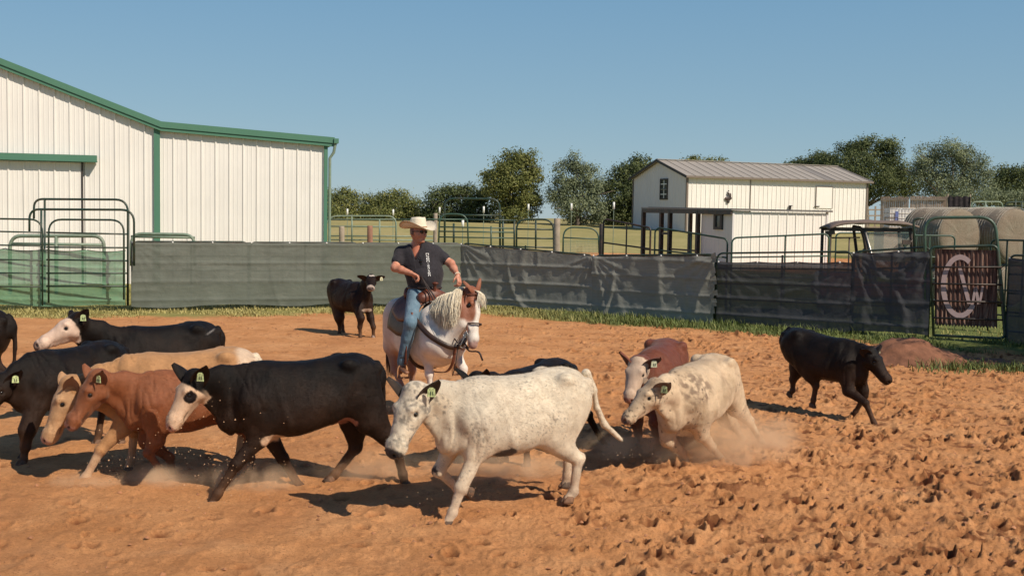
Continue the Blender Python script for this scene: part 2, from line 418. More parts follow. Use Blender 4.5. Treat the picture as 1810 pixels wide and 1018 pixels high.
    for key,fore,near in(('fn',1,1),('ff',1,0),('hn',0,1),('hf',0,0)):
        g=legs.get(key)
        lat=(.135 if near else -.135)*s
        if isinstance(g,(int,float)) or g is None: pts=default_leg(fore,near,s,g or 0)
        else: pts=[P(a[0],a[1],a[2] if len(a)>2 else lat) for a in g]
        pts=[np.array(a) for a in pts]; LG.append((fore,pts))
        sg=1 if near else -1
        if fore:
            r=[.112,.070,.046,.036,.043]
            top=tp(.42,.145*sg,.80); q.cone(top,pts[0],(.115*s,.14*s),(.075*s,.10*s),.08*s,up=(1,0,0))
            el,kn,fe,ho=pts
            q.cone(el,kn,(.062*s,.082*s),(.046*s,.050*s),.03*s,up=(1,0,0)); q.ball(kn,.054*s,.02*s)
            q.cone(kn,fe,(.037*s,.042*s),(.031*s,.034*s),.015*s,up=(1,0,0)); q.ball(fe,.043*s,.015*s)
        else:
            top=tp(-.42,.13*sg,.92); el,kn,fe,ho=pts
            q.cone(top,el,(.12*s,.20*s),(.10*s,.14*s),.09*s,up=(1,0,0)); q.cone(tp(-.52,.11*sg,.86),(el+kn)/2,(.08*s,.09*s),(.055*s,.06*s),.07*s,up=(1,0,0))
            q.cone(el,kn,(.075*s,.115*s),(.042*s,.058*s),.04*s,up=(1,0,0)); q.ball(kn,(.056*s,.046*s,.056*s),.02*s)
            back=kn-(el-kn)/max(1e-6,np.linalg.norm(el-kn))*.0+np.array([-.03*s,0,.02*s]); q.ball(back,.030*s,.03*s)
            q.cone(kn,fe,(.038*s,.046*s),(.032*s,.036*s),.015*s,up=(1,0,0)); q.ball(fe,.044*s,.015*s)
        q.cone(fe,ho,(.036*s,.036*s),(.036*s,.040*s),.015*s,up=(1,0,0))
        hf_=hoof_mesh(s); dn=uv3(ho-fe); 
        if ho[2]<.10*s: dn=uv3(dn*.15+np.array([0,0,-1]))
        xx=uv3(np.array([1.,0,0])-dn*dn[0]); yy=np.cross(-dn,xx); hv=np.array(hf_[0]); hv=ho+xx*hv[:,:1]+yy*hv[:,1:2]-dn*(hv[:,2:]-.032*s)
        HOOVES.append((hv,hf_[1]))
    # tail
    tl=[np.array(P(*a)) if abs(a[1])>5 else np.array(a,float)*s for a in (tail or [(-.64,0,1.04),(-.70,.0,.92),(-.70,.0,.70),(-.69,.0,.52),(-.68,0,.38)])]
    rr=[.036,.026,.02,.024,.016] if len(tl)==5 else list(np.linspace(.030,.017,len(tl)))
    q.chain(tl,[r*s for r in rr],.02*s)
    V,F=q.build(vox)
    Hf=V-pol; hc=np.stack([Hf@hd/hl,Hf@hu/hl,Hf@hs/hl],1)
    # long hair breakup of the outline
    nr_=np.zeros_like(V); fn_=np.cross(V[F[:,2]]-V[F[:,0]],V[F[:,3]]-V[F[:,1]])
    for i_ in range(4): np.add.at(nr_,F[:,i_],fn_)
    nr_/=np.maximum(np.linalg.norm(nr_,axis=1),1e-9)[:,None]; X_=V/s; isb=sstep(.22*s,.42*s,np.linalg.norm(V-pol,axis=1))
    dd=(fbm(X_[:,0]+7,X_[:,1]+3,X_[:,2],4.5,3)-.5)*.030+(1-np.abs(2*fbm(X_[:,0]*2.2+9,X_[:,1]*.6,X_[:,2]*.8+seed_,6,2)-1))**3*.016*sstep(.30,.45,X_[:,0])*sstep(.35,.5,X_[:,2])-(.012*np.exp(-((X_[:,0]-.24-.3*(X_[:,2]-.8))/.035)**2)+.010*np.exp(-((X_[:,0]+.30+.25*(X_[:,2]-.8))/.04)**2))*sstep(.5,.62,X_[:,2])*sstep(1.05,.9,X_[:,2])
    V=V+nr_*(dd*isb*sstep(.25,.5,X_[:,2]))[:,None]*s
    info=dict(V=V,hc=hc,s=s,legs=LG,tail=tl)
    col=coat(info)
    for fore,pts in LG:
        ho=pts[3]; 
        dl=np.linalg.norm(V-ho,axis=1); m=(sstep(.42*s,.08*s,dl)*(.25+.6*vn(V[:,0],V[:,1],V[:,2],22)))[:,None]*(.55 if col.mean()>.06 else .28); col=col*(1-m)+SAND*m
    for v_ in(1,-1):
        for p_,ra_,am_ in((H(.985,-.06,.09*v_),.045*hl,.9),(H(.33,-.01,.19*v_),.075*hl,.75)):
            dk=sstep(ra_,ra_*.45,np.linalg.norm(V-p_,axis=1))*am_; col=col*(1-dk[:,None])+np.array([.02,.014,.012])*dk[:,None]
        a_,b_=H(.60,-.19,.16*v_),H(.97,-.185,.08*v_); ab=b_-a_; t_=np.clip(((V-a_)@ab)/(ab@ab),0,1); dk=sstep(.035*hl,.012*hl,np.linalg.norm(V-a_-t_[:,None]*ab,axis=1))*.7; col=col*(1-dk[:,None])+np.array([.03,.018,.014])*dk[:,None]
    # ears
    VV=[V];FF=[F];CC=[col]; b=len(V); ear_info=[]
    E_=ears or {}
    for sg in(1,-1):
        e=E_.get(sg)
        base=H(.05,-.02,.19*sg)
        if e is None: tip=base+(hd*-.25+hu*.2+hs*.9*sg)*.19*s
        elif abs(e[1])>5: tip=np.array(P(*e))
        else: tip=base+(hd*e[0]+hu*e[1]+hs*e[2])*.19*s
        dd=tip-base; Ld=np.linalg.norm(dd); tip=base+dd/Ld*min(max(Ld,.17*s),.20*s)
        dn_=uv3(tip-base); v,f,inn=leaf(base-dn_*.03*s,tip,np.cross(hs*sg*.75+hd*earrot,dn_),.145*s)
        # open side faces forward
        if np.dot(np.cross(uv3(tip-base),hu),hd)*0+1<0: pass
        cc=np.tile(coat(dict(V=v,hc=np.tile([-.1,.02,.3*sg],(len(v),1)),s=s,legs=[],tail=tl,ear=sg)).mean(0),(len(v),1))
        ib=.65 if cc.mean()>.05 else .12; cc[inn]=cc[inn]*(1-ib)+np.array([.16,.09,.07])*ib; HB=(v,cc)
        VV.append(v);FF.append(f+b);CC.append(cc); b+=len(v); ear_info.append((sg,base,tip))
    if hair:
        rg=np.random.default_rng(seed_); ok=np.where((V[:,2]>.12*s))[0]; ii=rg.choice(ok,hair); hn=nr_[ii]; inh=np.linalg.norm(V[ii]-pol,axis=1)<.34*s
        fl=np.where(inh[:,None],hd*.6-hu*.3,np.array([-.8,0,-.45]))+rg.normal(0,.22,(hair,3)); fl=fl-hn*(fl*hn).sum(1)[:,None]; fl/=np.maximum(np.linalg.norm(fl,axis=1),1e-6)[:,None]
        Lh=(np.where(inh,.010,.017)*(.6+.8*rg.random(hair)))[:,None]*s; p0=V[ii]+rg.normal(0,.004,(hair,3))-hn*.002; tip_=p0+fl*Lh+hn*Lh*(.22+.25*rg.random((hair,1))); sd_h=np.cross(hn,fl)*.0011
        hv=np.stack([p0-sd_h,p0+sd_h,tip_+sd_h*.2,tip_-sd_h*.2],1).reshape(-1,3); VV.append(hv); FF.append(np.arange(hair*4).reshape(-1,4)+b); b+=hair*4
        CC.append(np.repeat(col[ii]*(.75+.6*rg.random((hair,1))),4,0))
    body=mesh_obj('body',np.concatenate(VV),np.concatenate(FF),mat,root,True,col=np.concatenate(CC))
    for hv,hf_ in HOOVES: mesh_obj('hoof',hv,hf_,M_hoof,root,True)
    # eyes
    for sg in eyes:
        e=Sculpt(); e.ball((0,0,0),.045*hl); c_=H(.33,-.01,.192*sg)
        V_,F_=ico(.044*hl); mesh_obj('eye',V_+c_,F_,M_eye,body,True)
    if tagm:
        for sg,base,tip in ear_info:
            if sg!=tag_ear: continue
            c_=base*.42+tip*.58; d_=uv3(tip-base); mb=MB(); n_=uv3(hd*.6+hs*sg*.35+np.array([0,0,.15])) if False else None
            camdir=uv3(np.cross(d_,[0,0,1.])); 
            if camdir@hd<0: camdir=-camdir
            camdir=uv3(camdir+hs*sg*.5)
            sd_=uv3(np.cross(camdir,[0,0,1.])); up_=np.cross(sd_,camdir)
            if up_[2]<0: up_=-up_
            c0=c_+camdir*.03*s-up_*.035*s
            pl=[(-.028,.03),(-.012,.042),(.012,.042),(.028,.03),(.034,-.032),(-.034,-.032)]
            mb.prism([c0+sd_*(a*s*.95)+up_*(b_*s*.95) for a,b_ in pl],camdir*.004)
            tg=mb.build('ear_tag',tagm,root)
            mb=MB()
            for dx,w in((-.012,.006),(.006,.006)):
                mb.box(c0+sd_*dx*s+camdir*.0055-up_*.004,(.007*s,.001,.028*s),M=Matrix([list(r_) for r_ in np.stack([sd_,camdir,up_],1)]))
            mb.build('tag_number',M_ink,tg)
    return root,fr
def hoof_mesh(s):
    V=[];F=[]
    for sg in(1,-1):
        b=len(V); n=12
        for z,rx,ry,ox in((0,.050,.022,.012),(.022,.047,.022,.006),(.05,.038,.020,-.006),(.062,.030,.015,-.008)):
            for j in range(n):
                t=2*math.pi*j/n; V.append(((ox+rx*math.cos(t))*s,(ry*math.sin(t)*(1-.25*max(0,math.cos(t)))+sg*.0215)*s,z*s))
        for k in range(3):
            for j in range(n): F.append((b+k*n+j,b+k*n+(j+1)%n,b+(k+1)*n+(j+1)%n,b+(k+1)*n+j))
        F.append(tuple(b+j for j in range(n-1,-1,-1))); F.append(tuple(b+3*n+j for j in range(n)))
    return V,F
M_hoof=simple('hoof_horn',(.09,.055,.035),.75,.3,20,.3,60,dirt=(.33,.16,.08),dirtamt=.9)
def ico(r,n=10,m=14):
    V=[(0,0,r)];F=[]
    for i in range(1,n):
        a=math.pi*i/n
        for j in range(m):
            t=2*math.pi*j/m; V.append((r*math.sin(a)*math.cos(t),r*math.sin(a)*math.sin(t),r*math.cos(a)))
    V.append((0,0,-r)); L=len(V)-1
    for j in range(m): F.append((0,1+j,1+(j+1)%m))
    for i in range(n-2):
        for j in range(m): F.append((1+i*m+j,1+(i+1)*m+j,1+(i+1)*m+(j+1)%m,1+i*m+(j+1)%m))
    for j in range(m): F.append((L,1+(n-2)*m+(j+1)%m,1+(n-2)*m+j))
    return np.array(V),[tuple(f) for f in F]
def B(c,m,d): m=np.clip(m,0,1)[:,None]; return c*(1-m)+np.array(d)*m
def nzv(V,sc,o=3): return fbm(V[:,0]+5,V[:,1]+9,V[:,2]+3,sc,o)-.5
# ---------------- ground ----------------
def Zt(x,y):
    r=np.clip((np.asarray(y,float)-36)/80,0,1); return 2.0*r*r*(3-2*r)*.55+.9*r
FB={'p0':onground(-60,546),'p1':onground(232,549),'p2':onground(815,541),'p3':onground(1048,557),'p4':onground(1263,573),'p5':onground(1642,600),'p6':onground(1776,606)}
FL=np.array([[-40,FB['p0'].y-2]]+[[FB[k].x,FB[k].y] for k in('p0','p1','p2','p3','p4','p5','p6')]+[[14,18.5],[22,12]])
def fence_d(x,y):
    yy=np.interp(x,FL[:,0],FL[:,1]); return yy-y      # metres in front of the fence, along Y
def build_ground():
    global SXA
    nc,nr=1000,760
    sx=SXA=np.concatenate([np.linspace(-2.2,-.62,62)[:-1],np.linspace(-.62,.62,878),np.linspace(.62,2.2,62)[1:]]); assert len(sx)==nc; yr=np.exp(np.linspace(math.log(4.0),math.log(62),nr))
    SX,Y=np.meshgrid(sx,yr); X=SX*Y
    fd=fence_d(X,Y); arena=sstep(.8,2.0,fd)
    big=(fbm(X,Y,None,.55,3)-.5)*.10
    rightw=sstep(-2.5,3.0,X-.05*Y); nearw=sstep(17,9,Y)
    mid=(1-np.abs(2*fbm(X,Y,None,1.7,3)-1))**2*.05*(.5+.7*nearw)
    wx=X+.12*(fbm(X,Y,None,2.3,3)-.5); wy=Y+.12*(fbm(Y,X,None,2.3,3)-.5)
    rough=(fbm(wx,wy*1.3,None,4.2,5,.62)-.5)
    fine=(fbm(wx,wy,None,17,3,.6)-.5)
    clod=np.maximum(0,fbm(wx+3,wy,None,11,3,.65)-.56)*.35
    amp=(.35+.75*rightw)*(.45+.55*nearw)
    D=big*.7+mid*.6+rough*.056*amp+fine*.040*amp+(fbm(wx,wy,None,38,2)-.5)*.016*amp+clod*(.15+.45*rightw)*(.4+.6*nearw)*.6
    # hoof prints
    n=6500; PM=np.zeros_like(D)
    hx=rng.uniform(-9,12,n); hy=5.2+rng.random(n)**1.3*21
    keep=(np.abs(hx)<.6*hy)&(rng.random(n)<(.30+.70*sstep(-2.5,2.0,hx-.1*hy)))&(fence_d(hx,hy)>2.2)
    ly=np.log(yr)
    for a,b in zip(hx[keep],hy[keep]):
        r=rng.uniform(.035,.075); dp=rng.uniform(.025,.095)*(.45+.75*sstep(-3,2,a)); th=rng.uniform(0,3.14); el=rng.uniform(.55,1)
        R=r*2.4
        i0,i1=np.searchsorted(yr,[b-R,b+R]); 
        if i1<=i0: continue
        j0,j1=np.searchsorted(sx,[(a-R)/b-.002,(a+R)/b+.002])
        if j1<=j0: continue
        dx=X[i0:i1,j0:j1]-a; dy=Y[i0:i1,j0:j1]-b
        u=dx*math.cos(th)+dy*math.sin(th); v=(-dx*math.sin(th)+dy*math.cos(th))/el
        q=np.sqrt(u*u+v*v)/r*(1+.5*(rough[i0:i1,j0:j1]))
        PM[i0:i1,j0:j1]=np.maximum(PM[i0:i1,j0:j1],np.exp(-(q**3)*1.2)*(.25+dp*14)*(rough[i0:i1,j0:j1]*2+1))
        D[i0:i1,j0:j1]+= -dp*np.exp(-(q**2)*1.3) + dp*.45*np.exp(-((q-1.55)**2)*5)
    Z=Zt(X,Y)+D*arena+(1-arena)*(big*.5+fine*.02)
    V=np.stack([X,Y,Z],-1).reshape(-1,3)
    i=np.arange(nr-1)[:,None]*nc+np.arange(nc-1)[None]; F=np.stack([i,i+1,i+nc+1,i+nc],-1).reshape(-1,4)
    # soil kinds: R = bare red sand, G = grass cover
    e=fbm(X,Y,None,1.3,4)-.5
    grass=sstep(2.6,1.5,fd+e*2.2)
    path=np.exp(-((Y-58+.2*X)/7)**2)*sstep(1.5,5,X)*sstep(30,20,X)*.9
    grass=grass*(1-sstep(.25,.6,path+e*.4))
    dryl=sstep(3,-3,X)
    dark_soil=np.clip(PM*.8+sstep(.62,.74,fbm(wx+9,wy,None,7,3,.6))*(.2+.6*rightw),0,1); col=np.stack([grass,dryl,sstep(-2,3,X),dark_soil],-1).reshape(-1,4)  # alpha: darker colour in the hoof prints and in random patches
    m,n,p=newmat('sand_ground'); v=geo_pos(n)
    a=n.nodes.new('ShaderNodeAttribute'); a.attribute_name='Col'; sp=n.nodes.new('ShaderNodeSeparateColor'); link(n,a.outputs['Color'],sp.inputs[0])
    f=noise(n,1.1,6,.62,v,.4); c=ramp(n,f,[(.25,(.56,.25,.096)),(.5,(.68,.325,.136)),(.75,(.78,.412,.192))])
    c=mix(n,.55,c,ramp(n,noise(n,24,5,.7,v),[(.3,(.74,.70,.66)),(.7,(1.16,1.16,1.16))]),'MULTIPLY')
    c=mix(n,ramp(n,noise(n,70,3,.6,v),[(.57,(0,0,0)),(.68,(.6,.6,.6))]),c,(.22,.085,.038))
    c=mix(n,ramp(n,noise(n,.45,5,.7,v,.8),[(.48,(0,0,0)),(.72,(.45,.45,.45))]),c,(.42,.17,.07))
    c=mix(n,a.outputs['Alpha'],c,(.17,.055,.022))
    g=ramp(n,noise(n,3,6,.7,v,.3),[(.3,(.20,.19,.055)),(.55,(.33,.30,.10)),(.8,(.42,.34,.15))])
    g2=ramp(n,noise(n,5,6,.7,v,.3),[(.3,(.10,.14,.035)),(.8,(.26,.27,.09))])
    g=mix(n,sp.outputs[2],g,g2)
    c=mix(n,sp.outputs[0],c,g)
    link(n,c,p.inputs['Base Color']); p.inputs['Roughness'].default_value=.95; p.inputs['Specular IOR Level'].default_value=.15
    b=bump(n,p,noise(n,30,7,.75,v,.5),.85,.035); bump(n,p,noise(n,120,4,.7,v),.7,.010,b)
    mesh_obj('arena_sand',V,F,m,smooth=True,col=col,kind='structure')
    # wide sheet to the horizon
    ys=np.concatenate([np.linspace(-60,60,50),np.linspace(63,200,40),np.array([260,400,700,1500,4000])]); xs=np.concatenate([[-4000,-1500,-600,-300],np.linspace(-200,200,90),[300,600,1500,4000]])
    XX,YY=np.meshgrid(xs,ys); inside=sstep(66,60,YY)*sstep(.66,.60,np.abs(XX)/np.maximum(YY,1)*.30)*(YY>3)
    ZZ=Zt(XX,YY)+(fbm(XX,YY,None,.03,3)-.5)*.8*sstep(70,110,YY)-.25*sstep(68,60,YY)
    m2,n,p=newmat('pasture'); v=geo_pos(n)
    c=ramp(n,noise(n,.12,6,.65,v,.3),[(.3,(.27,.25,.095)),(.55,(.37,.32,.14)),(.75,(.45,.36,.18))])
    c=mix(n,.6,c,ramp(n,noise(n,2.5,6,.75,v),[(.3,(.6,.62,.6)),(.7,(1.25,1.22,1.2))]),'MULTIPLY')
    link(n,c,p.inputs['Base Color']); p.inputs['Roughness'].default_value=1; p.inputs['Specular IOR Level'].default_value=.1
    i=np.arange(len(ys)-1)[:,None]*len(xs)+np.arange(len(xs)-1)[None]; F=np.stack([i,i+1,i+len(xs)+1,i+len(xs)],-1).reshape(-1,4)
    mesh_obj('pasture_ground',np.stack([XX,YY,ZZ],-1).reshape(-1,3),F,m2,smooth=True,kind='structure')
build_ground()
print('ground',time.time()-T0)
# ---------------- the cattle ----------------
BLK=(.0075,.006,.0055); BRN=(.034,.018,.012); CREAM=(.72,.50,.34); WHT=(.78,.70,.60); PINK=(.45,.22,.17)
RED=(.25,.082,.030); TAN=(.47,.245,.105); PALE=(.68,.52,.35)
def base(info,c): return np.tile(np.array(c,float),(len(info['V']),1))
def belly_brown(c,info,amt=.6,col=BRN):
    z=info['V'][:,2]/info['s']; n=nzv(info['V'],3); return B(c,sstep(.95,.55,z+n*.5)*amt,col)
def face(c,info,col,t0=-.05,v=9,noise_=.12,eye=None):
    h=info['hc']; n=nzv(info['V'],12)*noise_
    near=(np.abs(h[:,2])<.42)&(h[:,1]>-.42)&(h[:,0]<1.3)
    return B(c,sstep(t0-.02,t0+.02,h[:,0]+n*2-.15*np.maximum(0,-h[:,1]-.12))*near,col)
def nose(c,info,col=(.30,.14,.11),t=.94):
    h=info['hc']; return B(c,sstep(t,t+.04,h[:,0]+nzv(info['V'],30)*.1)*(h[:,0]<1.3)*(np.abs(h[:,2])<.3)*(h[:,1]>-.16)*(h[:,1]<.2)*.85,col)
def legstock(info,c,i,col,L=.28):
    f,p=info['legs'][i]; d=np.linalg.norm(info['V']-p[3],axis=1)/info['s']; return B(c,sstep(L+.02,L-.02,d+nzv(info['V'],20)*.06),col)
def coat_F(i):
    c=base(i,BLK); c=belly_brown(c,i,.8)
    if 'ear' in i: return c
    h=i['hc']; c=face(c,i,CREAM,.12)
    d=np.sqrt((h[:,0]-.34)**2*1.0+(h[:,1]+.03)**2*1.3); c=B(c,sstep(.135,.112,d+nzv(i['V'],15)*.09)*(np.abs(h[:,2])>.05),(.014,.010,.010))
    c=B(c,sstep(.03,.0,h[:,0]-.17+.0*h[:,1])*sstep(-.5,-.1,h[:,1]),BLK)
    c=nose(c,i,(.50,.25,.20))
    V=i['V']/i['s']; a=np.sqrt(((V[:,0]-.28)/.10)**2+((V[:,2]-.46)/.07)**2); c=B(c,sstep(1.1,.9,a+nzv(i['V'],12)*.8),CREAM)
    a=np.sqrt(((V[:,0]+.32)/.09)**2+((V[:,2]-.57)/.05)**2); return B(c,sstep(1.1,.9,a+nzv(i['V'],12)*.8)*(np.abs(V[:,1])<.2),PINK)
def coat_G(i):
    c=base(i,(.76,.66,.51)); V=i['V']
    if 'ear' in i: return base(i,BLK)
    h=i['hc']; n=nzv(V,42,2); g=(.05,.045,.045)
    on=(h[:,0]>-.15)&(h[:,0]<1.2)&(np.abs(h[:,2])<.45)&(h[:,1]>-.5)
    g2=(.13,.12,.11); m_=nzv(V,70,2); c=B(c,on*sstep(.0,.22,n+.4*nzv(V,9,2))*.6,g2)
    d=np.abs(h[:,0]-.14); c=B(c,on*sstep(.18,.04,d)*sstep(-.30,-.1,-np.abs(h[:,1]+.08))*sstep(-.12,.10,n)*.8,g2)
    Vb=V/i['s']; ns=sstep(-.15,.5,Vb[:,0]+nzv(V,3)*.5)*sstep(.5,.8,Vb[:,2]); off=~on
    c=B(c,off*ns*(.28+.5*(nzv(V,6,2))),(.45,.41,.35)); c=B(c,off*sstep(.25,.37,m_+.6*nzv(V,4,2)+.05*ns)*.6,g2); c=B(c,off*sstep(.75,.35,Vb[:,2]+nzv(V,5)*.4)*.25,(.70,.52,.36))
    c=B(c,sstep(.91,.95,h[:,0])*on*(h[:,1]>-.20),(.03,.025,.025))
    Vs=V/i['s']; a=np.sqrt(((Vs[:,0]-.20)/.10)**2+((Vs[:,2]-.52)/.05)**2); c=B(c,sstep(1.1,.8,a+nzv(V,16)*1.3),g)
    for k in(1,): 
        f,p=i['legs'][k]; c=B(c,sstep(.05,.035,np.linalg.norm(V-p[1]-np.array([.02,.0,.0]),axis=1)+n*.04),g)
    return c
def coat_E(i):
    c=base(i,RED); c=B(c,sstep(.0,.25,nzv(i['V'],3)+.05)*.35,(.20,.05,.02))
    if 'ear' in i: return c
    for k in(0,1): c=legstock(i,c,k,(.5,.3,.2),.10)
    return nose(c,i,(.42,.20,.16))
def coat_D(i):
    c=base(i,TAN)
    if 'ear' in i: return base(i,(.5,.28,.14))
    V=i['V']/i['s']; c=B(c,sstep(-.42,-.5,V[:,0]+nzv(i['V'],7)*.15)*.9*sstep(.9,1.05,V[:,2]),(.72,.55,.40))
    c=B(c,sstep(-.60,-.63,V[:,0])*.9,(.78,.66,.5))
    c=face(c,i,(.56,.33,.17),.1)
    for k in(0,1,2,3): c=legstock(i,c,k,(.62,.42,.26),.30)
    return nose(c,i,(.5,.27,.22))
def coat_B(i):
    c=base(i,BLK); c=belly_brown(c,i,.5)
    if 'ear' in i: return c
    h=i['hc']; c=face(c,i,(.74,.54,.42),.14)
    d=np.sqrt((h[:,0]-.42)**2+(h[:,1]-.02)**2*1.2); c=B(c,sstep(.13,.11,d)*(h[:,2]<-.03),BLK)
    c=nose(c,i,(.06,.03,.03)); V=i['V']/i['s']
    a=np.sqrt(((V[:,0]+.50)/.07)**2+((V[:,2]-1.03+.4*(V[:,0]+.5))/.008)**2); return B(c,sstep(1.2,.8,a)*.6,(.3,.28,.27))
def coat_blk(i):
    c=base(i,BLK); return belly_brown(c,i,.8)
def coat_L(i):
    c=base(i,(.012,.007,.006)); c=belly_brown(c,i,.7)
    if 'ear' in i: return c
    h=i['hc']; n=nzv(i['V'],20)*.15; on=(np.abs(h[:,2])<.2)&(h[:,1]>-.1)
    d=np.abs(h[:,0]-.12+.6*np.abs(h[:,2])); c=B(c,sstep(.06,.03,d+n*.3)*on*sstep(.15,.1,np.abs(h[:,2]-.03)),(.7,.62,.55))
    c=B(c,sstep(.80,.84,h[:,0]-.25*np.abs(h[:,2])+n*.3)*(h[:,0]<1.3)*(np.abs(h[:,2])<.3),(.45,.36,.31)); c=nose(c,i,(.05,.03,.03),.93)
    V=i['V']/i['s']; a=np.sqrt(((V[:,0]-.66)/.12)**2+((V[:,1])/.16)**2+((V[:,2]-.56)/.045)**2); return B(c,sstep(1.0,.7,a+n)*.8,(.5,.38,.30))
def coat_I(i):
    c=base(i,(.17,.045,.020)); 
    if 'ear' in i: return c
    h=i['hc']; c=face(c,i,(.62,.46,.34),-.06); V=i['V']
    return nose(c,i,(.35,.15,.12))
def coat_J(i):
    c=base(i,PALE); V=i['V']; c=B(c,sstep(.0,.2,nzv(V,4))*.5,(.36,.25,.15))
    if 'ear' in i: return base(i,(.28,.19,.12))
    Vs=V/i['s']; n=nzv(V,45,2); nb=nzv(V,5,2)
    a=np.sqrt(((Vs[:,0]-.45)/.22)**2+((Vs[:,2]-.86)/.16)**2); c=B(c,sstep(1.2,.6,a)*sstep(-.1,.12,nzv(V,30,3)+.02)*.75,(.16,.10,.07))
    c=B(c,sstep(.22,.30,n+.45*nb+.0)*.85*np.clip(sstep(.15,.35,Vs[:,0])+sstep(-.3,-.42,Vs[:,0]),0,1),(.07,.045,.035))
    h=i['hc']; c=B(c,sstep(.30,.05,h[:,0])*(h[:,0]>-.2)*(h[:,1]>-.1)*(np.abs(h[:,2])<.3)*.6,(.25,.17,.11))
    return nose(c,i,(.16,.085,.07),.92)
M_black_legs=None
GP='cattle herded across the arena sand'
def cattle():
    R={}
    R['G']=cow('white_calf','white calf with grey specks and black ears walking in front of the herd',(912,902),211,1.02,M_coat_speck,coat_G,
        (733,694,.02),(684,803,.10),
        dict(fn=[(842,800),(815,862),(800,905),(790,926)],ff=[(800,786),(775,832),(808,862),(828,868)],hn=[(975,772),(1022,812),(1014,868),(1004,882)],hf=[(975,765),(1004,792),(1003,840),(1000,856)]),
        headlen=.50,ears={1:(-.75,.25,.7),-1:(-.35,.8,-.5)},vox=.011,tail=[(1036,660),(1050,690),(1055,720),(1068,750),(1098,777)],tagm=M_tag,group=GP,dewlap=1.3,px=.92,hair=60000)
    R['F']=cow('black_calf','black calf with cream face and black eye patch trotting ahead of the white calf',(565,862),204,1.03,M_coat_black,coat_F,
        (343,668,.0),(292,752,.06),
        dict(fn=[(455,775),(418,820),(385,872),(374,890)],ff=[(470,760),(500,810),(528,858),(545,868)],hn=[(655,742),(700,790),(712,838),(716,856)],hf=[(628,745),(628,792),(592,838),(583,846)]),
        ears={1:(-.7,.35,.7),-1:(-.3,.85,-.4)},vox=.011,tagm=M_tag,group=GP,dz=lambda x:.02*max(0,-x),px=.90,hair=60000)
    R['E']=cow('red_calf','red brown calf with head stretched forward at the left front of the herd',(300,845),203,.89,M_coat_red,coat_E,
        (172,668,.0),(110,757,.06),
        dict(fn=[(275,778),(262,800),(300,852),(322,856)],ff=[(262,780),(300,808),(306,842),(302,856)],hn=.3,hf=-.5),
        ears={1:(-.55,.45,.8),-1:(-.45,.75,-.5)},vox=.012,tagm=M_tag,group=GP,dewlap=1.5,headlen=.54,px=.95,hair=40000)
    R['D']=cow('tan_calf','tan calf with white rump and cream stockings behind the red calf',(335,832),201,1.01,M_coat_pale,coat_D,
        (124,680,.05),(72,775,.08),
        dict(fn=[(215,755),(178,795),(152,842),(142,852)],ff=.4,hn=.2,hf=-.5),
        ears={1:(-.6,.35,.7),-1:(-.45,.5,-.6)},vox=.013,tagm=None,group=GP,headlen=.52)
    R['B']=cow('black_calf','black calf with white face and raised head behind the tan calf',(268,745),211,1.0,M_coat_black,coat_B,
        (138,565,.0),(66,603,.02),dict(fn=.3,ff=-.4,hn=-.3,hf=.3),ears={1:(-.75,.5,.5),-1:(-.3,.5,-.7)},vox=.014,tagm=M_tag,group=GP,headlen=.52,px=.92)
    R['C']=cow('black_calf','black calf with head out of frame at the left edge in front of the others',(95,805),240,.95,M_coat_black,coat_blk,
        (5,672,.0),(-50,745,.05),dict(fn=[(48,760),(45,790),(42,812),(38,818)],ff=.5,hn=-.3,hf=.4),ears={1:(-.6,.4,.7),-1:(-.3,.5,-.7)},vox=.013,tagm=M_tag,group=GP,px=.82)
    R['A']=cow('black_calf','black calf of which only the rump shows at the far left edge',(-88,725),185,1.08,M_coat_black,coat_blk,
        (.85,0,1.15),(1.2,0,.95),dict(fn=.3,ff=-.3,hn=-.3,hf=.3),vox=.02,group=GP)
    R['H']=cow('black_calf','black calf half hidden behind the white calf with one hind leg stretched back',(950,812),230,.87,M_coat_black,coat_blk,
        (842,668,.0),(800,748,.0),dict(fn=[(925,770),(930,790),(932,812),(930,822)],ff=[(880,760),(872,790),(885,808),(892,812)],hn=[(1005,700),(1040,735),(1062,775),(1072,788)],hf=-.1),
        ears={1:(-.4,.7,.6),-1:(-.1,.9,-.5)},vox=.013,group=GP,dz=lambda x:-.09*max(0,x+.1))
    R['I']=cow('red_calf','dark red calf with white face just behind the pale dusty calf',(1165,785),250,.94,M_coat_red,coat_I,
        (1128,640,.0),(1106,716,-.05),dict(fn=[(1158,745),(1160,765),(1165,780),(1162,790)],ff=[(1125,745),(1128,765),(1132,780),(1128,788)],hn=0,hf=0),
        ears={1:(-.4,.3,.9),-1:(-.25,.9,-.35)},earrot=1.6,vox=.013,tagm=M_tagw,group=GP,dz=lambda x:.05-.25*max(0,x-.2))
    R['J']=cow('pale_calf','dusty pale tan calf with brown specks leaning as it turns beside the dark red calf',(1232,822),236,.96,M_coat_pale,coat_J,
        (1158,682,.0),('rel',.62,-.42,-.62),
        dict(fn=[(1240,765),(1258,790),(1280,815),(1295,826)],ff=[(1180,775,-.12),(1205,800,-.12),(1222,830,-.12),(1226,842,-.12)],hn=[(1300,715),(1325,745),(1345,780),(1352,790)],hf=[(1285,735),(1300,755),(1312,775),(1316,785)]),
        ears={1:(-.45,.2,.8),-1:(-.4,.1,-.8)},vox=.012,tagm=M_tag,group=GP,fat=1.04,hair=40000,dz=lambda x:-.03-.08*max(0,x),headlen=.46)
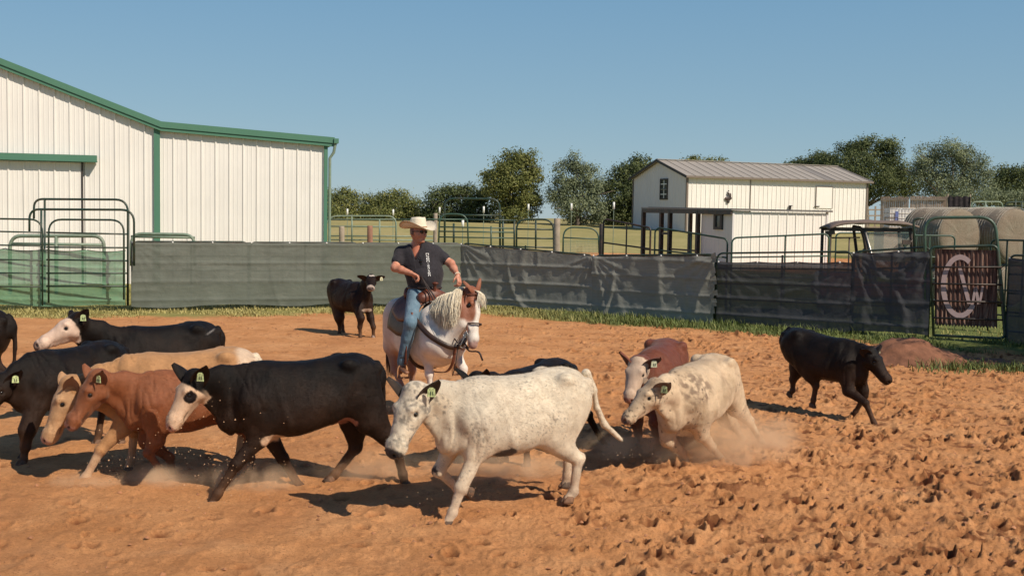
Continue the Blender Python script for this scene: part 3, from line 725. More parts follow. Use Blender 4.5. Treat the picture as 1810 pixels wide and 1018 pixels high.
    R['K']=cow('black_calf','black calf with lowered head running alone at the right of the arena',(1478,737),-48,.87,M_coat_black,coat_blk,
        (1538,622,.0),('rel',.70,.10,-.80),
        dict(fn=[(1525,690,.12),(1528,700,.12),(1512,728,.12),(1511,742,.12)],ff=[(1500,690,-.13),(1530,712,-.13),(1544,745,-.13),(1550,756,-.13)],
             hn=[(1410,650,.13),(1402,672,.13),(1401,690,.13),(1396,696,.13)],hf=[(1435,660,-.13),(1442,682,-.13),(1438,706,-.13),(1436,716,-.13)]),
        ears={1:(-.3,.55,.8),-1:(-.5,.1,-.8)},vox=.013,tagm=M_tagw,group=GP,tag_ear=1,px=.74,
        tail=[(-.62,0,1.05),(-.66,0,1.13),(-.60,0,1.2),(-.52,0,1.18),(-.46,.04,1.13)],dz=lambda x:.05-.08*x,headlen=.49)
    R['L']=cow('black_calf','small black calf with white blaze standing by the grey screen looking at the camera',(628,594),-52,.98,M_coat_black,coat_L,
        (656,491,.0),('rel',.80,-.50,-.42),
        dict(fn=[(655,562,.13),(660,578,.13),(660,595,.13),(661,602,.13)],ff=[(638,562,-.13),(636,578,-.13),(637,595,-.13),(638,601,-.13)],hn=0,hf=[(600,560,-.12),(600,572,-.12),(600,590,-.12),(600,597,-.12)]),
        ears={1:(-.1,.25,1),-1:(-.1,.3,-1)},px=.85,vox=.014,tagm=M_tagw,group=GP,headlen=.42)
    return R
COWS=cattle()
print('cows',time.time()-T0)
# ---------------- horse ----------------
def loc(fr,w):
    d=Vector(w)-fr.O; return np.array([d.dot(fr.u),d.dot(fr.v),d.z])
def spl(pts,n):
    pts=[np.array(p,float) for p in pts]; P=[2*pts[0]-pts[1]]+pts+[2*pts[-1]-pts[-2]]; out=[]
    k=len(pts)-1
    for i in range(n):
        t=i/(n-1)*k; j=min(int(t),k-1); f=t-j; a,b,c,d=P[j:j+4]
        out.append(.5*((2*b)+(-a+c)*f+(2*a-5*b+4*c-d)*f*f+(-a+3*b-3*c+d)*f**3))
    return out
def hair_mat(name,a,b):
    m,n,p=newmat(name); v=coords(n,'Object',(40,40,4)); c=ramp(n,noise(n,2,4,.7,v),[(.3,a),(.7,b)]); link(n,c,p.inputs['Base Color']); p.inputs['Roughness'].default_value=.5; p.inputs['Sheen Weight'].default_value=.2; return m
M_flax=hair_mat('flaxen_hair',(.55,.44,.28),(.88,.80,.64)); M_brownhair=hair_mat('brown_hair',(.05,.025,.015),(.16,.08,.05))
M_leather=simple('saddle_leather',(.13,.035,.018),.45,.4,12,.3,70,dirt=(.30,.17,.10),dirtamt=.35)
M_dleather=simple('dark_leather',(.035,.018,.013),.45,.3,12,.3,70,dirt=(.2,.1,.06),dirtamt=.3)
M_tanleather=simple('tan_leather',(.34,.17,.08),.55,.3,10,.2,60)
M_steel=simple('worn_steel',(.42,.40,.37),.4,.2,20,.1,60,metal=.8)
M_rope=simple('braided_rein',(.03,.018,.015),.6,.3,60,.3,200)
HO=onground(748,732); HF=Frame(HO,rad(-58)); HP=HF.P
def horse():
    root=empty('horse',(HO.x,HO.y,0),HF.psi,label='white and brown paint horse with a flaxen mane carrying the rider',cat='horse')
    q=Sculpt()
    T=[(-.76,1.20,.98,.08),(-.68,1.31,.86,.17),(-.54,1.40,.74,.25),(-.34,1.39,.68,.275),(-.05,1.31,.63,.29),(.20,1.33,.60,.275),(.38,1.39,.62,.235),(.52,1.33,.66,.215),(.64,1.18,.74,.16)]
    q.loft(T,.05,2.2,.10)
    for g in(1,-1):
        q.ball((.60,.105*g,.90),(.12,.115,.15),.06); q.cone((.36,.14*g,1.22),(.50,.18*g,.90),(.08,.12),(.10,.13),.08,up=(1,0,0))
        q.ball((-.42,.17*g,1.22),(.18,.11,.16),.08)
    pol=loc(HF,at(838,516,13.1)); muz=loc(HF,at(845,600,12.92)); hd=muz-pol; print('horse head',np.linalg.norm(hd),pol,muz); hl=.63; hd/=np.linalg.norm(hd)
    f_=np.array([.9,.45,0.]); hu=f_-hd*f_.dot(hd); hu/=np.linalg.norm(hu); hs=np.cross(hu,hd)
    H=lambda t,u,v=0: pol+hd*(t*hl)+hu*(u*hl)+hs*(v*hl)
    nb=np.array([.46,.0,1.12]); nm=np.array([.70,.07,1.33]); 
    q.cone(nb,nm,(.15,.29),(.105,.195),.10,up=(-.6,0,.8)); q.cone(nm,H(.06,-.20),(.105,.195),(.075,.125),.05,up=(-.3,-.2,1)); 
    q.cone((.62,.02,1.02),(.80,.09,1.18),(.09,.13),(.07,.10),.08,up=(1,0,.5))
    q.cone(H(.02,-.10),H(.38,-.10),(.155*hl,.17*hl),(.15*hl,.17*hl),.03,up=hu); q.cone(H(.36,-.10),H(.86,-.10),(.13*hl,.155*hl),(.085*hl,.10*hl),.04,up=hu)
    q.cone(H(.86,-.10),H(.97,-.12),(.10*hl,.11*hl),(.085*hl,.09*hl),.03,up=hu); q.ball(H(.30,-.22),(.10*hl*1.2,.10*hl*1.2,.15*hl),.05)
    for v in(1,-1):
        q.ball(H(.27,-.24,.07*v),.155*hl,.04); q.ball(H(.24,.0,.13*v),.05*hl,.03); q.ball(H(.27,-.04,.175*v),.035*hl,.015,cut=True)
        q.cone(H(.42,-.09,.135*v),H(.70,-.10,.10*v),.022*hl,.015*hl,.03); q.ball(H(.95,-.05,.085*v),.03*hl,.012,cut=True)
        q.cone(H(.82,-.16,.11*v),H(.97,-.175,.07*v),.008*hl,.008*hl,.01,cut=True)
    L=[(1,[HP(756,628,-.14),HP(759,662,-.14),HP(763,704,-.14),HP(766,724,-.14)]),(1,[HP(803,620,.14),HP(819,652,.14),HP(823,690,.14),HP(826,706,.14)]),
       (0,[HP(692,612,-.15),HP(698,655,-.15),HP(716,694,-.15),HP(722,712,-.15)]),(0,[HP(724,615,.15),HP(729,655,.15),HP(727,690,.15),HP(731,703,.15)])]
    hoofs=[]
    for i,(fore,p) in enumerate(L):
        p=[np.array(a) for a in p]; g=-1 if i in(0,2) else 1; L[i]=(fore,p)
        if fore: q.cone((.50,.16*g,.98),p[0],(.11,.14),(.075,.10),.07,up=(1,0,0))
        else: q.cone((-.46,.15*g,1.12),p[0],(.14,.22),(.10,.14),.09,up=(1,0,0))
        q.cone(p[0],p[1],(.065,.09),(.045,.055),.03,up=(1,0,0)); q.ball(p[1],.056,.02); q.cone(p[1],p[2],(.036,.044),(.032,.036),.015,up=(1,0,0)); q.ball(p[2],.045,.02); q.cone(p[2],p[3],(.036,.036),(.05,.052),.015,up=(1,0,0))
        hoofs.append(p[3])
    V,F=q.build(.012); hc=V-pol; hc=np.stack([hc@hd/hl,hc@hu/hl,hc@hs/hl],1)
    c=np.tile(np.array([.78,.70,.62]),(len(V),1)); n=nzv(V,6)
    c=B(c,sstep(-.22,-.34,V[:,0]+n*.3),(.64,.51,.45)); c=B(c,sstep(.85,.6,V[:,2]+n*.2)*(V[:,0]<-.2),(.30,.17,.12))  # pinkish rump: its shade is put into the coat colour; hind legs brown
    on=(hc[:,0]>-.15)&(hc[:,0]<1.2)&(hc[:,1]>-.45)&(np.abs(hc[:,2])<.4)
    brown=sstep(.60,.52,hc[:,0]+n*.2-.35*np.minimum(0,hc[:,1]+.1))*on*(1-sstep(.10,.05,np.abs(hc[:,2]-.0))*(hc[:,1]>-.02)*(hc[:,0]>.18))
    c=B(c,brown,(.27,.095,.05)); c=B(c,on*sstep(.90,.96,hc[:,0]),(.40,.24,.2))
    VV=[V];FF=[F];CC=[c];b=len(V)
    for g,tp in((1,at(849,497,13.17)),(-1,at(823,500,13.0))):
        base_=H(.0,.03,.085*g); tip=loc(HF,tp); d=tip-base_; tip=base_+d/np.linalg.norm(d)*.17
        v,f,inn=leaf(base_-(tip-base_)*.2,tip,hs+hd*.2,.085,cup=.6); cc=np.tile([.27,.095,.05],(len(v),1)); cc[inn]=[.35,.17,.12]; VV.append(v);FF.append(f+b);CC.append(cc);b+=len(v)
    body=mesh_obj('body',np.concatenate(VV),np.concatenate(FF),M_coat_horse,root,True,col=np.concatenate(CC))
    for v in(1,-1):
        a,f=ico(.036*hl*1.2); mesh_obj('eye',a+H(.27,-.04,.15*v),f,M_eye,body,True)
    for h in hoofs:
        mb=MB(); a=[(h[0]+.015+.06*math.cos(t),h[1]+.055*math.sin(t),h[2]-.045) for t in np.linspace(0,2*math.pi,15)[:-1]]; t2=[(h[0]+.045*math.cos(t),h[1]+.045*math.sin(t),h[2]+.03) for t in np.linspace(0,2*math.pi,15)[:-1]]
        mb.add(a+t2,[tuple(range(14))[::-1],tuple(range(14,28))]+[(i,(i+1)%14,(i+1)%14+14,i+14) for i in range(14)]); mb.build('hoof',M_hoof,root,True)
    # mane, forelock, tail
    cre=spl([(.36,0,1.40),(.52,.02,1.49),(.70,.07,1.535),tuple((np.array([.70,.07,1.535])+H(-.02,-.1))/2+np.array([0,0,.05])),tuple(H(-.03,-.06)+np.array([0,0,.02]))],60)
    r=random.Random(3); mb=MB(); sd=np.array([.25,-.97,0])
    for i in range(3200):
        j=r.randrange(48); p0=cre[j]+np.array([r.uniform(-.01,.01),r.uniform(-.02,.02),r.uniform(-.03,.0)]); o=r.uniform(.8,1.15); Lm=r.uniform(.14,.32)*(1 if j>15 else .7); w=r.gauss(.01,.03)
        pts=[p0,p0+sd*.07*o+np.array([w*.3,0,-.0]),p0+sd*.125*o+np.array([w,0,-.09]),p0+sd*(.155*o)+np.array([w*1.3,r.uniform(-.02,.02),-.09-Lm*.5]),p0+sd*(.16*o)+np.array([w*1.6+r.uniform(-.03,.03),0,-.09-Lm])]
        mb.tube(spl(pts,8),[.002,.0032,.0032,.003,.0028,.0024,.0018,.0006],4,cap=False)
    mb.build('mane',M_flax,root,True)
    mb=MB()
    for i in range(40):
        p0=H(-.02,.02,r.uniform(-.06,.06)); w=r.uniform(-.10,.10); f=r.uniform(.05,.13)
        mb.tube(spl([p0,p0+hu*(.05+f*.25)+hd*.04+hs*w*.4,p0+hu*(.04+f*.45)+hd*r.uniform(.10,.15)+hs*w,p0+hu*(.03+f*.5)+hd*r.uniform(.15,.24)+hs*w*1.2],6),[.004,.005,.004,.003,.002,.001],4,cap=False)
    mb.build('forelock',M_flax,root,True)
    mb=MB()
    for i in range(160):
        a=r.uniform(-.06,.06); b_=r.uniform(-.05,.05); Lt=r.uniform(.55,.8)
        mb.tube(spl([(-.74,b_*.3,1.2),(-.86+a*.5,b_,1.08),(-.88+a,b_*1.3,.85),(-.86+a,b_*1.5,1.12-Lt)],7),[.01,.01,.009,.008,.007,.005,.001],4,cap=False)
    mb.build('tail',M_brownhair,root,True)
    # ---- tack ----
    sad=empty('western_saddle',(HO.x,HO.y,0),HF.psi,label='dark brown leather western saddle with blanket and stirrups on the horse',cat='saddle')
    def patch(f,n,m,th,name,mat,par):     # f(u,v)->point ; thickened sheet
        P0=[[np.array(f(i/(n-1),j/(m-1)),float) for j in range(m)] for i in range(n)]; V=[];F=[]
        for s_ in(0,1):
            for i in range(n):
                for j in range(m):
                    du=P0[min(i+1,n-1)][j]-P0[max(i-1,0)][j]; dv=P0[i][min(j+1,m-1)]-P0[i][max(j-1,0)]; nn=np.cross(du,dv); nn/=max(np.linalg.norm(nn),1e-9); V.append(P0[i][j]+nn*th*s_)
        o=n*m
        for i in range(n-1):
            for j in range(m-1): F+= [(i*m+j,(i+1)*m+j,(i+1)*m+j+1,i*m+j+1),(o+i*m+j,o+i*m+j+1,o+(i+1)*m+j+1,o+(i+1)*m+j)]
        for i in range(n-1): F+=[(i*m,i*m+o,(i+1)*m+o,(i+1)*m),(i*m+m-1,(i+1)*m+m-1,(i+1)*m+m-1+o,i*m+m-1+o)]
        for j in range(m-1): F+=[(j,j+1,j+1+o,j+o),((n-1)*m+j,(n-1)*m+j+o,(n-1)*m+j+1+o,(n-1)*m+j+1)]
        return mesh_obj(name,V,F,mat,par,True)
    def back(x,a,off):          # point round the barrel; a from -1 (right side) to 1
        k=np.interp(x,[t[0] for t in T],range(len(T))); zt=np.interp(x,[t[0] for t in T],[t[1] for t in T]); zb=np.interp(x,[t[0] for t in T],[t[2] for t in T]); w=np.interp(x,[t[0] for t in T],[t[3] for t in T])
        t=a*math.pi/2; cz=(zt+zb)/2; hh=(zt-zb)/2; return (x,(w+off)*math.copysign(abs(math.sin(t))**.85,t),cz+(hh+off)*(math.cos(t)))
    patch(lambda u,v: back(-.34+.62*u,(v*2-1)*1.0,.035),10,25,.02,'saddle_blanket',M_dleather,sad)
    patch(lambda u,v: back(-.30+.54*u+.0*v,(v*2-1)*(.62+.10*math.sin(u*3.1)),.058),10,21,.02,'skirt',M_leather,sad)
    patch(lambda u,v: back(.20+.10*u,-(.35+.6*v),.05),4,10,.012,'billet',M_tanleather,sad)
    q=Sculpt(); q.cone((-.20,-.13,1.44),(-.20,.13,1.44),.05,.05,.05); q.ball((-.22,0,1.50),(.05,.16,.07),.05); q.cone((.20,-.13,1.43),(.20,.13,1.43),.075,.075,.05); q.ball((.20,0,1.47),(.07,.13,.08),.05); q.ball((0,0,1.41),(.24,.15,.05),.05)
    v,f=q.build(.012); mesh_obj('seat',v,f,M_leather,sad,True)
    q=Sculpt(); q.cone((.24,0,1.50),(.27,0,1.60),.022,.02,.02); q.ball((.275,0,1.61),(.045,.04,.016),.015); v,f=q.build(.008); mesh_obj('horn',v,f,M_leather,sad,True)
    for g in(-1,1):
        kx=lambda t:.27-.05*t
        patch(lambda u,v: (kx(v)+(u-.5)*(.17-.06*v),g*(.33+.05*math.sin(v*2.2)),1.28-.62*v),6,14,.012*g,'fender',M_leather,sad)
        st=MB(); c0=np.array([.19,g*.37,.56]); pts=[c0+np.array([0.0,a,b]) for a,b in((-.03,.10),(-.07,.05),(-.075,-.04),(-.06,-.065),(.06,-.065),(.075,-.04),(.07,.05),(.03,.10),(-.03,.10))]
        st.tube(spl(pts,24),.009,6); st.box(c0+np.array([0,0,-.068]),(.07,.13,.014)); st.build('stirrup',M_tanleather,sad,True)
    mb=MB(); mb.tube([back(.12,a,.03) for a in np.linspace(-1,-1.98,14)]+[back(.12,a,.03) for a in np.linspace(1.98,1,14)],.022,6); mb.build('cinch',M_dleather,sad,True)
    mb=MB()
    for k_ in range(5): mb.tube(spl([(.22,-.24-.01*k_,1.32),(.25+.01*k_,-.30,1.15),(.24+.015*k_,-.33,.98+.03*k_)],6),.005,4)
    mb.build('tie_strings',M_dleather,sad)
    bc=empty('breast_collar',(HO.x,HO.y,0),HF.psi,label='wide dark leather breast collar across the front of the horse',cat='breast collar')
    def strap(pts,w,th,name,mat,par,n=30,nrm=None):
        P=spl(pts,n); V=[];F=[]
        for i,p in enumerate(P):
            d=uv3(P[min(i+1,n-1)]-P[max(i-1,0)]); o=uv3(np.array(p)-np.array([.30,0,1.0])) if nrm is None else nrm(p); s_=uv3(np.cross(d,o)); o=np.cross(s_,d)
            V+= [p+s_*w/2,p+s_*w/2+o*th,p-s_*w/2+o*th,p-s_*w/2]
        for i in range(n-1):
            for j in range(4): F.append((i*4+j,i*4+(j+1)%4,(i+1)*4+(j+1)%4,(i+1)*4+j))
        return mesh_obj(name,V,F,mat,par,True)
    strap([(.24,-.285,1.25),(.45,-.285,1.13),(.62,-.235,1.02),(.745,-.11,.93),(.765,0,.90),(.745,.11,.93),(.62,.235,1.02),(.45,.285,1.13),(.24,.285,1.25)],.06,.012,'collar_strap',M_dleather,bc,50)
    strap([(.77,0,.90),(.72,0,.72),(.58,0,.60),(.35,0,.565),(.12,0,.56)],.035,.01,'tie_down_strap',M_leather,bc,nrm=lambda p:uv3(np.array(p)-np.array([.4,0,1.0])))
    br=empty('bridle',(HO.x,HO.y,0),HF.psi,label='brown leather bridle with bit on the head of the horse',cat='bridle')
    def ring(t,ru,rv,uc=-.10,a0=0,a1=2*math.pi,n=20,tilt=0): return [H(t+tilt*math.cos(a),uc+ru*math.cos(a),rv*math.sin(a)) for a in np.linspace(a0,a1,n)]
    mb=MB(); mb.tube(ring(.60,.175,.145,tilt=.02),.010,6); mb.build('noseband',M_dleather,br,True)
    mb=MB()
    for v in(1,-1): mb.tube(spl([H(-.03,-.02,.10*v),H(.12,-.08,.175*v),H(.34,-.12,.185*v),H(.62,-.12,.145*v),H(.80,-.15,.125*v)],14),.008,6)
    mb.tube(ring(.07,.20,.175,-.08,-1.6,1.6,14),.008,6); mb.build('headstall',M_leather,br,True)
    mb=MB()
    for v in(1,-1):
        mb.tube(spl([H(.72,-.14,.135*v),H(.80,-.17,.14*v),H(.92,-.26,.145*v),H(1.0,-.31,.14*v)],8),.008,6); c0=H(.80,-.17,.14*v); mb.tube([c0+hd*.03*math.cos(a)+hu*.03*math.sin(a) for a in np.linspace(0,6.28,12)],.006,5)
    mb.tube([H(.80,-.17,.14),H(.82,-.20,0),H(.80,-.17,-.14)],.007,6); mb.tube([H(1.0,-.31,.14),H(1.0,-.33,0),H(1.0,-.31,-.14)],.006,6)
    mb.build('bit',M_steel,br,True)
    hand=loc(HF,at(744,488,13.42)); rn=empty('reins',(HO.x,HO.y,0),HF.psi,label='dark split reins running from the bit up to the right hand of the rider',cat='reins')
    mb=MB()
    for v,off in((-1,0),(1,.02)):
        e=H(.98,-.31,.14*v); mb.tube(spl([hand+np.array([0,0,.0]),hand*.65+e*.35+np.array([0,0,-.02+off]),hand*.3+e*.7+np.array([0,0,-.05+off]),e],16),.0085,6)
    mb.build('rein',M_rope,rn,True)
    mb=MB(); e=H(.98,-.28,.0); mb.tube(spl([e,e+np.array([.05,.03,-.05]),loc(HF,at(846,622,12.8)),loc(HF,at(853,637,12.8))],10),[.009]*6+[.011]*4,6); mb.tube(spl([H(.86,-.25,-.1),H(.95,-.35,-.12),loc(HF,at(806,640,12.9)),loc(HF,at(800,664,12.9))],10),.006,5)
    mb.build('get_down_rope',M_rope,rn,True)
    return hand
HAND=horse()
print('horse',time.time()-T0)
# ---------------- rider ----------------
def skin_mat():
    m,n,p=newmat('sunburnt_skin'); v=coords(n,'Object'); c=ramp(n,noise(n,14,4,.6,v),[(.3,(.44,.17,.10)),(.7,(.62,.29,.19))])
    a=n.nodes.new('ShaderNodeAttribute'); a.attribute_name='Col'; c=mix(n,1,c,a.outputs['Color'],'MULTIPLY')
    link(n,c,p.inputs['Base Color']); p.inputs['Roughness'].default_value=.5; p.inputs['Subsurface Weight'].default_value=.12; p.inputs['Subsurface Radius'].default_value=(.02,.008,.004); bump(n,p,noise(n,80,3,.6,v),.15,.004); return m
M_skin=skin_mat()
def cloth_mat(name,col,var=.2,sc=18,wr=.5,rough=.85,wear=None):
    m,n,p=newmat(name); v=coords(n,'Object'); c=ramp(n,noise(n,sc,5,.65,v,.3),[(.3,tuple(q*(1-var) for q in col)),(.7,tuple(q*(1+var) for q in col))])
    if wear: c=mix(n,ramp(n,noise(n,4,4,.6,v),[(.45,(0,0,0)),(.7,(.7,.7,.7))]),c,wear)
    link(n,c,p.inputs['Base Color']); p.inputs['Roughness'].default_value=rough; p.inputs['Specular IOR Level'].default_value=.2; p.inputs['Sheen Weight'].default_value=.1
    b=bump(n,p,noise(n,14,3,.6,coords(n,'Object',(1,1,.6)),1.2),wr,.03); bump(n,p,noise(n,220,2,.6,v),.2,.002,b); return m
M_shirt=cloth_mat('charcoal_cotton',(.030,.027,.032),.25); M_jean=cloth_mat('faded_denim',(.10,.17,.23),.25,wear=(.22,.31,.37)); M_felt=cloth_mat('straw_felt',(.74,.65,.50),.10,30,.15); M_boot=simple('boot_leather',(.20,.09,.05),.5,.3,14,.2,60,dirt=(.35,.18,.1),dirtamt=.6)
def hand_sculpt(q,w,d,palmn,curl,thumbdir):
    """w wrist, d direction of the metacarpals, palmn palm normal; fingers curl toward palmn"""
    d=uv3(d); palmn=uv3(palmn-d*np.dot(palmn,d)); s_=np.cross(d,palmn)
    q.cone(w,w+d*.05,(.030,.020),(.040,.020),.015,up=palmn); q.cone(w+d*.04,w+d*.085,(.040,.020),(.042,.017),.012,up=palmn)
    for i,(o,L) in enumerate(((-.030,.030),(-.010,.034),(.011,.032),(.031,.025))):
        k=w+d*.088+s_*o; a=curl; p1=k+(d*math.cos(a*.55)+palmn*math.sin(a*.55))*L*1.25; p2=p1+(d*math.cos(a*1.5)+palmn*math.sin(a*1.5))*L; p3=p2+(d*math.cos(a*2.2)+palmn*math.sin(a*2.2))*L*.8
        q.cone(k,p1,.0105,.0098,.005); q.cone(p1,p2,.0098,.009,.003); q.cone(p2,p3,.009,.008,.003)
    b=w+d*.025+s_*(-.032*thumbdir)+palmn*.01; t1=b+(d*.75-s_*.55*thumbdir+palmn*.4)*.042; t2=t1+(d*.7+palmn*.75+s_*.1*thumbdir)*.034
    q.cone(b,t1,.015,.012,.01); q.cone(t1,t2,.012,.009,.004)
def rider():
    fr=HF; L=lambda px,py,Y: loc(fr,at(px,py,Y))
    root=empty('person',(HO.x,HO.y,0),HF.psi,label='rider in straw cowboy hat, dark tee and jeans sitting on the paint horse',cat='person')
    cam_dir=loc(fr,fr.O+Vector((0,-1,0))); rt=loc(fr,fr.O+Vector((1,0,0))); up=np.array([0,0,1.])
    hip=np.array([0.0,0,1.50]); nb=L(737,436,13.68); ch=(hip*.35+nb*.65); print('hip',hip,'neck',nb)
    hc_=L(739,411,13.64)                                      # head centre
    fdir=uv3(rt*.80+cam_dir*.60); fs=np.cross(fdir,up)        # face looks right of the camera
    q=Sculpt()
    q.cone(nb-up*.03,hc_-up*.05,(.062,.066),(.058,.062),.03,up=fdir)
    q.ball(hc_+up*.015-fdir*.01,(.092,.092,.112),.02); q.cone(hc_+fdir*.02,hc_-up*.085+fdir*.045,(.066,.07),(.042,.045),.03,up=fdir)
    q.ball(hc_-up*.105+fdir*.068,(.030,.030,.022),.02); q.cone(hc_+up*.005+fdir*.088,hc_-up*.040+fdir*.112,.011,.017,.012); q.ball(hc_-up*.040+fdir*.105,(.022,.02,.014),.01)
    for g in(1,-1):
        q.ball(hc_+fdir*.055-up*.03+fs*.045*g,.034,.025); q.ball(hc_+fdir*.083+up*.012+fs*.033*g,.014,.012,cut=True); q.ball(hc_+fs*.090*g-up*.012-fdir*.012,(.014,.014,.032),.008); q.ball(hc_+fs*.033*g+fdir*.078+up*.034,(.02,.02,.01),.012)
    q.cone(hc_-up*.067+fdir*.098-fs*.022,hc_-up*.067+fdir*.098+fs*.022,.0045,.0045,.004,cut=True); q.ball(hc_-up*.058+fdir*.094,(.022,.022,.009),.008); q.ball(hc_-up*.076+fdir*.092,(.02,.02,.010),.008)
    # upper chest under the open collar
    q.cone(nb-up*.0,ch+up*.02+cam_dir*.02,(.085,.07),(.12,.09),.04,up=cam_dir)
    sR=L(709,447,13.68); eR=L(698,473,13.50); wR=L(726,483,13.40); sL=L(768,445,13.74); eL=L(797,466,13.66); wL=L(809,487,13.50)
    print('arm lens',np.linalg.norm(sR-eR),np.linalg.norm(eR-wR),np.linalg.norm(sL-eL),np.linalg.norm(eL-wL))
    for s_,e,w in((sR,eR,wR),(sL,eL,wL)):
        q.cone(s_,e,.060,.048,.02); q.ball(e,.048,.02); m=e*.62+w*.38; q.cone(e,m,.047,.046,.02); q.cone(m,w,.046,(.026,.032),.02)
    hd=uv3(HAND-wR); hand_sculpt(q,wR,rt*.9-up*.35+cam_dir*.2,cam_dir*.25-up*.8,1.05,-1)
    hand_sculpt(q,wL,-up*.8+cam_dir*.5+rt*.25,-rt*.5-cam_dir*.3-up*.3,1.0,1)
    V,F=q.build(.0075); c=np.ones((len(V),3)); dS=np.minimum(np.linalg.norm(V-(sR*.45+eR*.55),axis=1),np.linalg.norm(V-(sL*.45+eL*.55),axis=1)); c=B(c,sstep(.12,.07,dS),(1.25,1.35,1.4)); dC=np.linalg.norm(V-(nb-up*.05+cam_dir*.05),axis=1); c=B(c,sstep(.13,.06,dC),(1.1,.9,.85))
    dh=np.linalg.norm(V-hc_,axis=1); hairm=(dh<.14)&(((V-hc_)@fdir)<.01)&(((V-hc_)@up)>-.03); c[hairm]=[.35,.35,.4]
    body=mesh_obj('body',V,F,M_skin,root,True,col=c)
    # shirt
    q=Sculpt()
    q.cone(hip+up*.02,hip+up*.20,(.195,.16),(.215,.165),.05,up=cam_dir); q.cone(hip+up*.2,ch+up*.05,(.215,.165),(.25,.155),.06,up=cam_dir); q.cone(ch,nb-up*.055,(.215,.135),(.11,.085),.06,up=cam_dir)
    q.ball(hip+up*.16+cam_dir*.05,(.15,.15,.13),.08)
    for s_,e in((sR,eR),(sL,eL)):
        q.cone(nb-up*.07,s_,(.085,.085),(.078,.078),.05); m=s_*.42+e*.58; q.cone(s_,m,.076,.074,.04)
    d=uv3(cam_dir*.9+up*.35)
    q.cone(nb+cam_dir*.09-up*.01,nb+cam_dir*.15-up*.13,(.065,.07),(.012,.05),.012,up=cam_dir,cut=True); q.ball(nb+up*.035,(.085,.085,.05),.02,cut=True)
    for k_ in range(7):
        a=hip+up*(.06+.05*k_)+cam_dir*.17+rt*(-.16+.02*(k_%3)); b=a+rt*(.13+.04*(k_%2))+up*(.03*(-1)**k_); q.cone(a,b,.008,.004,.02,cut=True)
    V,F=q.build(.010); shirt=mesh_obj('shirt',V,F,M_shirt,root,True)
    from mathutils.bvhtree import BVHTree
    bv=BVHTree.FromPolygons([Vector(v) for v in V],[tuple(int(i) for i in f) for f in F])
    def snap(p,off=.003):
        h=bv.ray_cast(Vector(p+cam_dir*.6),Vector(-cam_dir)); return np.array(h[0])+cam_dir*off if h[0] is not None else p
    M_print=simple('white_print',(.75,.74,.72),.8,.05,bumps=0); mb=MB(); r=random.Random(5)
    px0=[(754+.52*i,449+4.1*i) for i in range(10)]
    for i,(x,y) in enumerate(px0):
        W_=.034 if i<4 else (.020 if i<8 else .026); Hh=.021 if i!=4 else .008; c0=L(x+1.5,y,13.55)
        bars=[(-.4,0,.22,1),(.4,0,.22,1),(0,.42,.8,.22)] if i%3==0 else ([(0,0,1,.28),(-.35,.3,.25,.5),(.35,-.3,.25,.5)] if i%3==1 else [(-.38,0,.25,1),(.1,-.38,.9,.26),(.1,.35,.7,.24),(.38,0,.2,.5)])
        for bx,bz,bw,bh in bars:
            cs=[c0+rt*(W_*(bx+sx*bw/2))+up*(Hh*(bz*.9+sz*bh/2)) for sx,sz in((-1,-1),(1,-1),(1,1),(-1,1))]; cs=[snap(p) for p in cs]; mb.prism(cs,cam_dir*.0015)
    mb.build('shirt_lettering',M_print,shirt)
    # folded glasses hanging in the collar
    g0=snap(L(744,459,13.5),.012); mb=MB()
    for k_ in(0,1):
        c0=g0+rt*(.0+.004*k_)-up*(.018+.034*k_)+cam_dir*.004; a,f=ico(1,6,10); mb.add([tuple(c0+rt*(v[0]*.016)+up*(v[2]*.019)+cam_dir*(v[1]*.004)) for v in a],f)
    mb.tube([g0+up*.035-rt*.012,g0-up*.0],.0035,5); mb.build('spare_glasses',M_eye,root,True)
    # sunglasses
    mb=MB()
    for g in(1,-1):
        P=[hc_+fdir*(.108-.02*abs(a)*1.0)+up*(.010+b)+fs*(.034*g+.028*a) for a,b in((-1,.015),(0,.018),(1,.014),(1,-.008),(.3,-.02),(-.6,-.018))]; mb.prism(P,fdir*.006)
        mb.tube([hc_+fs*.066*g+fdir*.092+up*.016,hc_+fs*.094*g+fdir*.02+up*.014,hc_+fs*.096*g-fdir*.02+up*.005],.0045,5)
    mb.tube([hc_+fs*.02+fdir*.11+up*.016,hc_-fs*.02+fdir*.11+up*.016],.004,5); mb.build('sunglasses',M_eye,root)
    # hat
    V=[];F=[];nu=56; rings=[]; hz=hc_+up*.062
    prof=[(.0,.100),(.03,.098),(.055,.108),(.075,.108),(.086,.085),(.091,.04),(.098,.0),(.105,-.004),(.15,-.006),(.195,-.004),(.222,.004)]
    for side in(0,1):
        for k_,(r_,z_) in enumerate(prof):
            for i in range(nu):
                a=2*math.pi*i/nu; ca,sa=math.cos(a),math.sin(a); rr=r_*(1+.10*abs(ca)) if k_<7 else r_*(1+.04*ca*ca)
                z=z_*1.12
                if k_<4: z-= .022*math.exp(-(sa*r_/.03)**2)*(1 if r_<.07 else .4); z+=.006*ca
                if k_>=7: e=(r_-.10)/.12; z+= .075*e**1.5*abs(sa)**2 - .035*e*(ca**2)*(1 if ca>0 else .5)
                p=hz+fdir*(rr*ca)+fs*(rr*sa)+up*(z-(.004 if side else 0)); V.append(p)
    R_=len(prof)
    for side in(0,1):
        o=side*R_*nu
        for k_ in range(R_-1):
            for i in range(nu):
                q4=(o+k_*nu+i,o+k_*nu+(i+1)%nu,o+(k_+1)*nu+(i+1)%nu,o+(k_+1)*nu+i); F.append(q4 if side else q4[::-1])
    for i in range(nu): F.append(((R_-1)*nu+i,(R_-1)*nu+(i+1)%nu,(2*R_-1)*nu+(i+1)%nu,(2*R_-1)*nu+i))
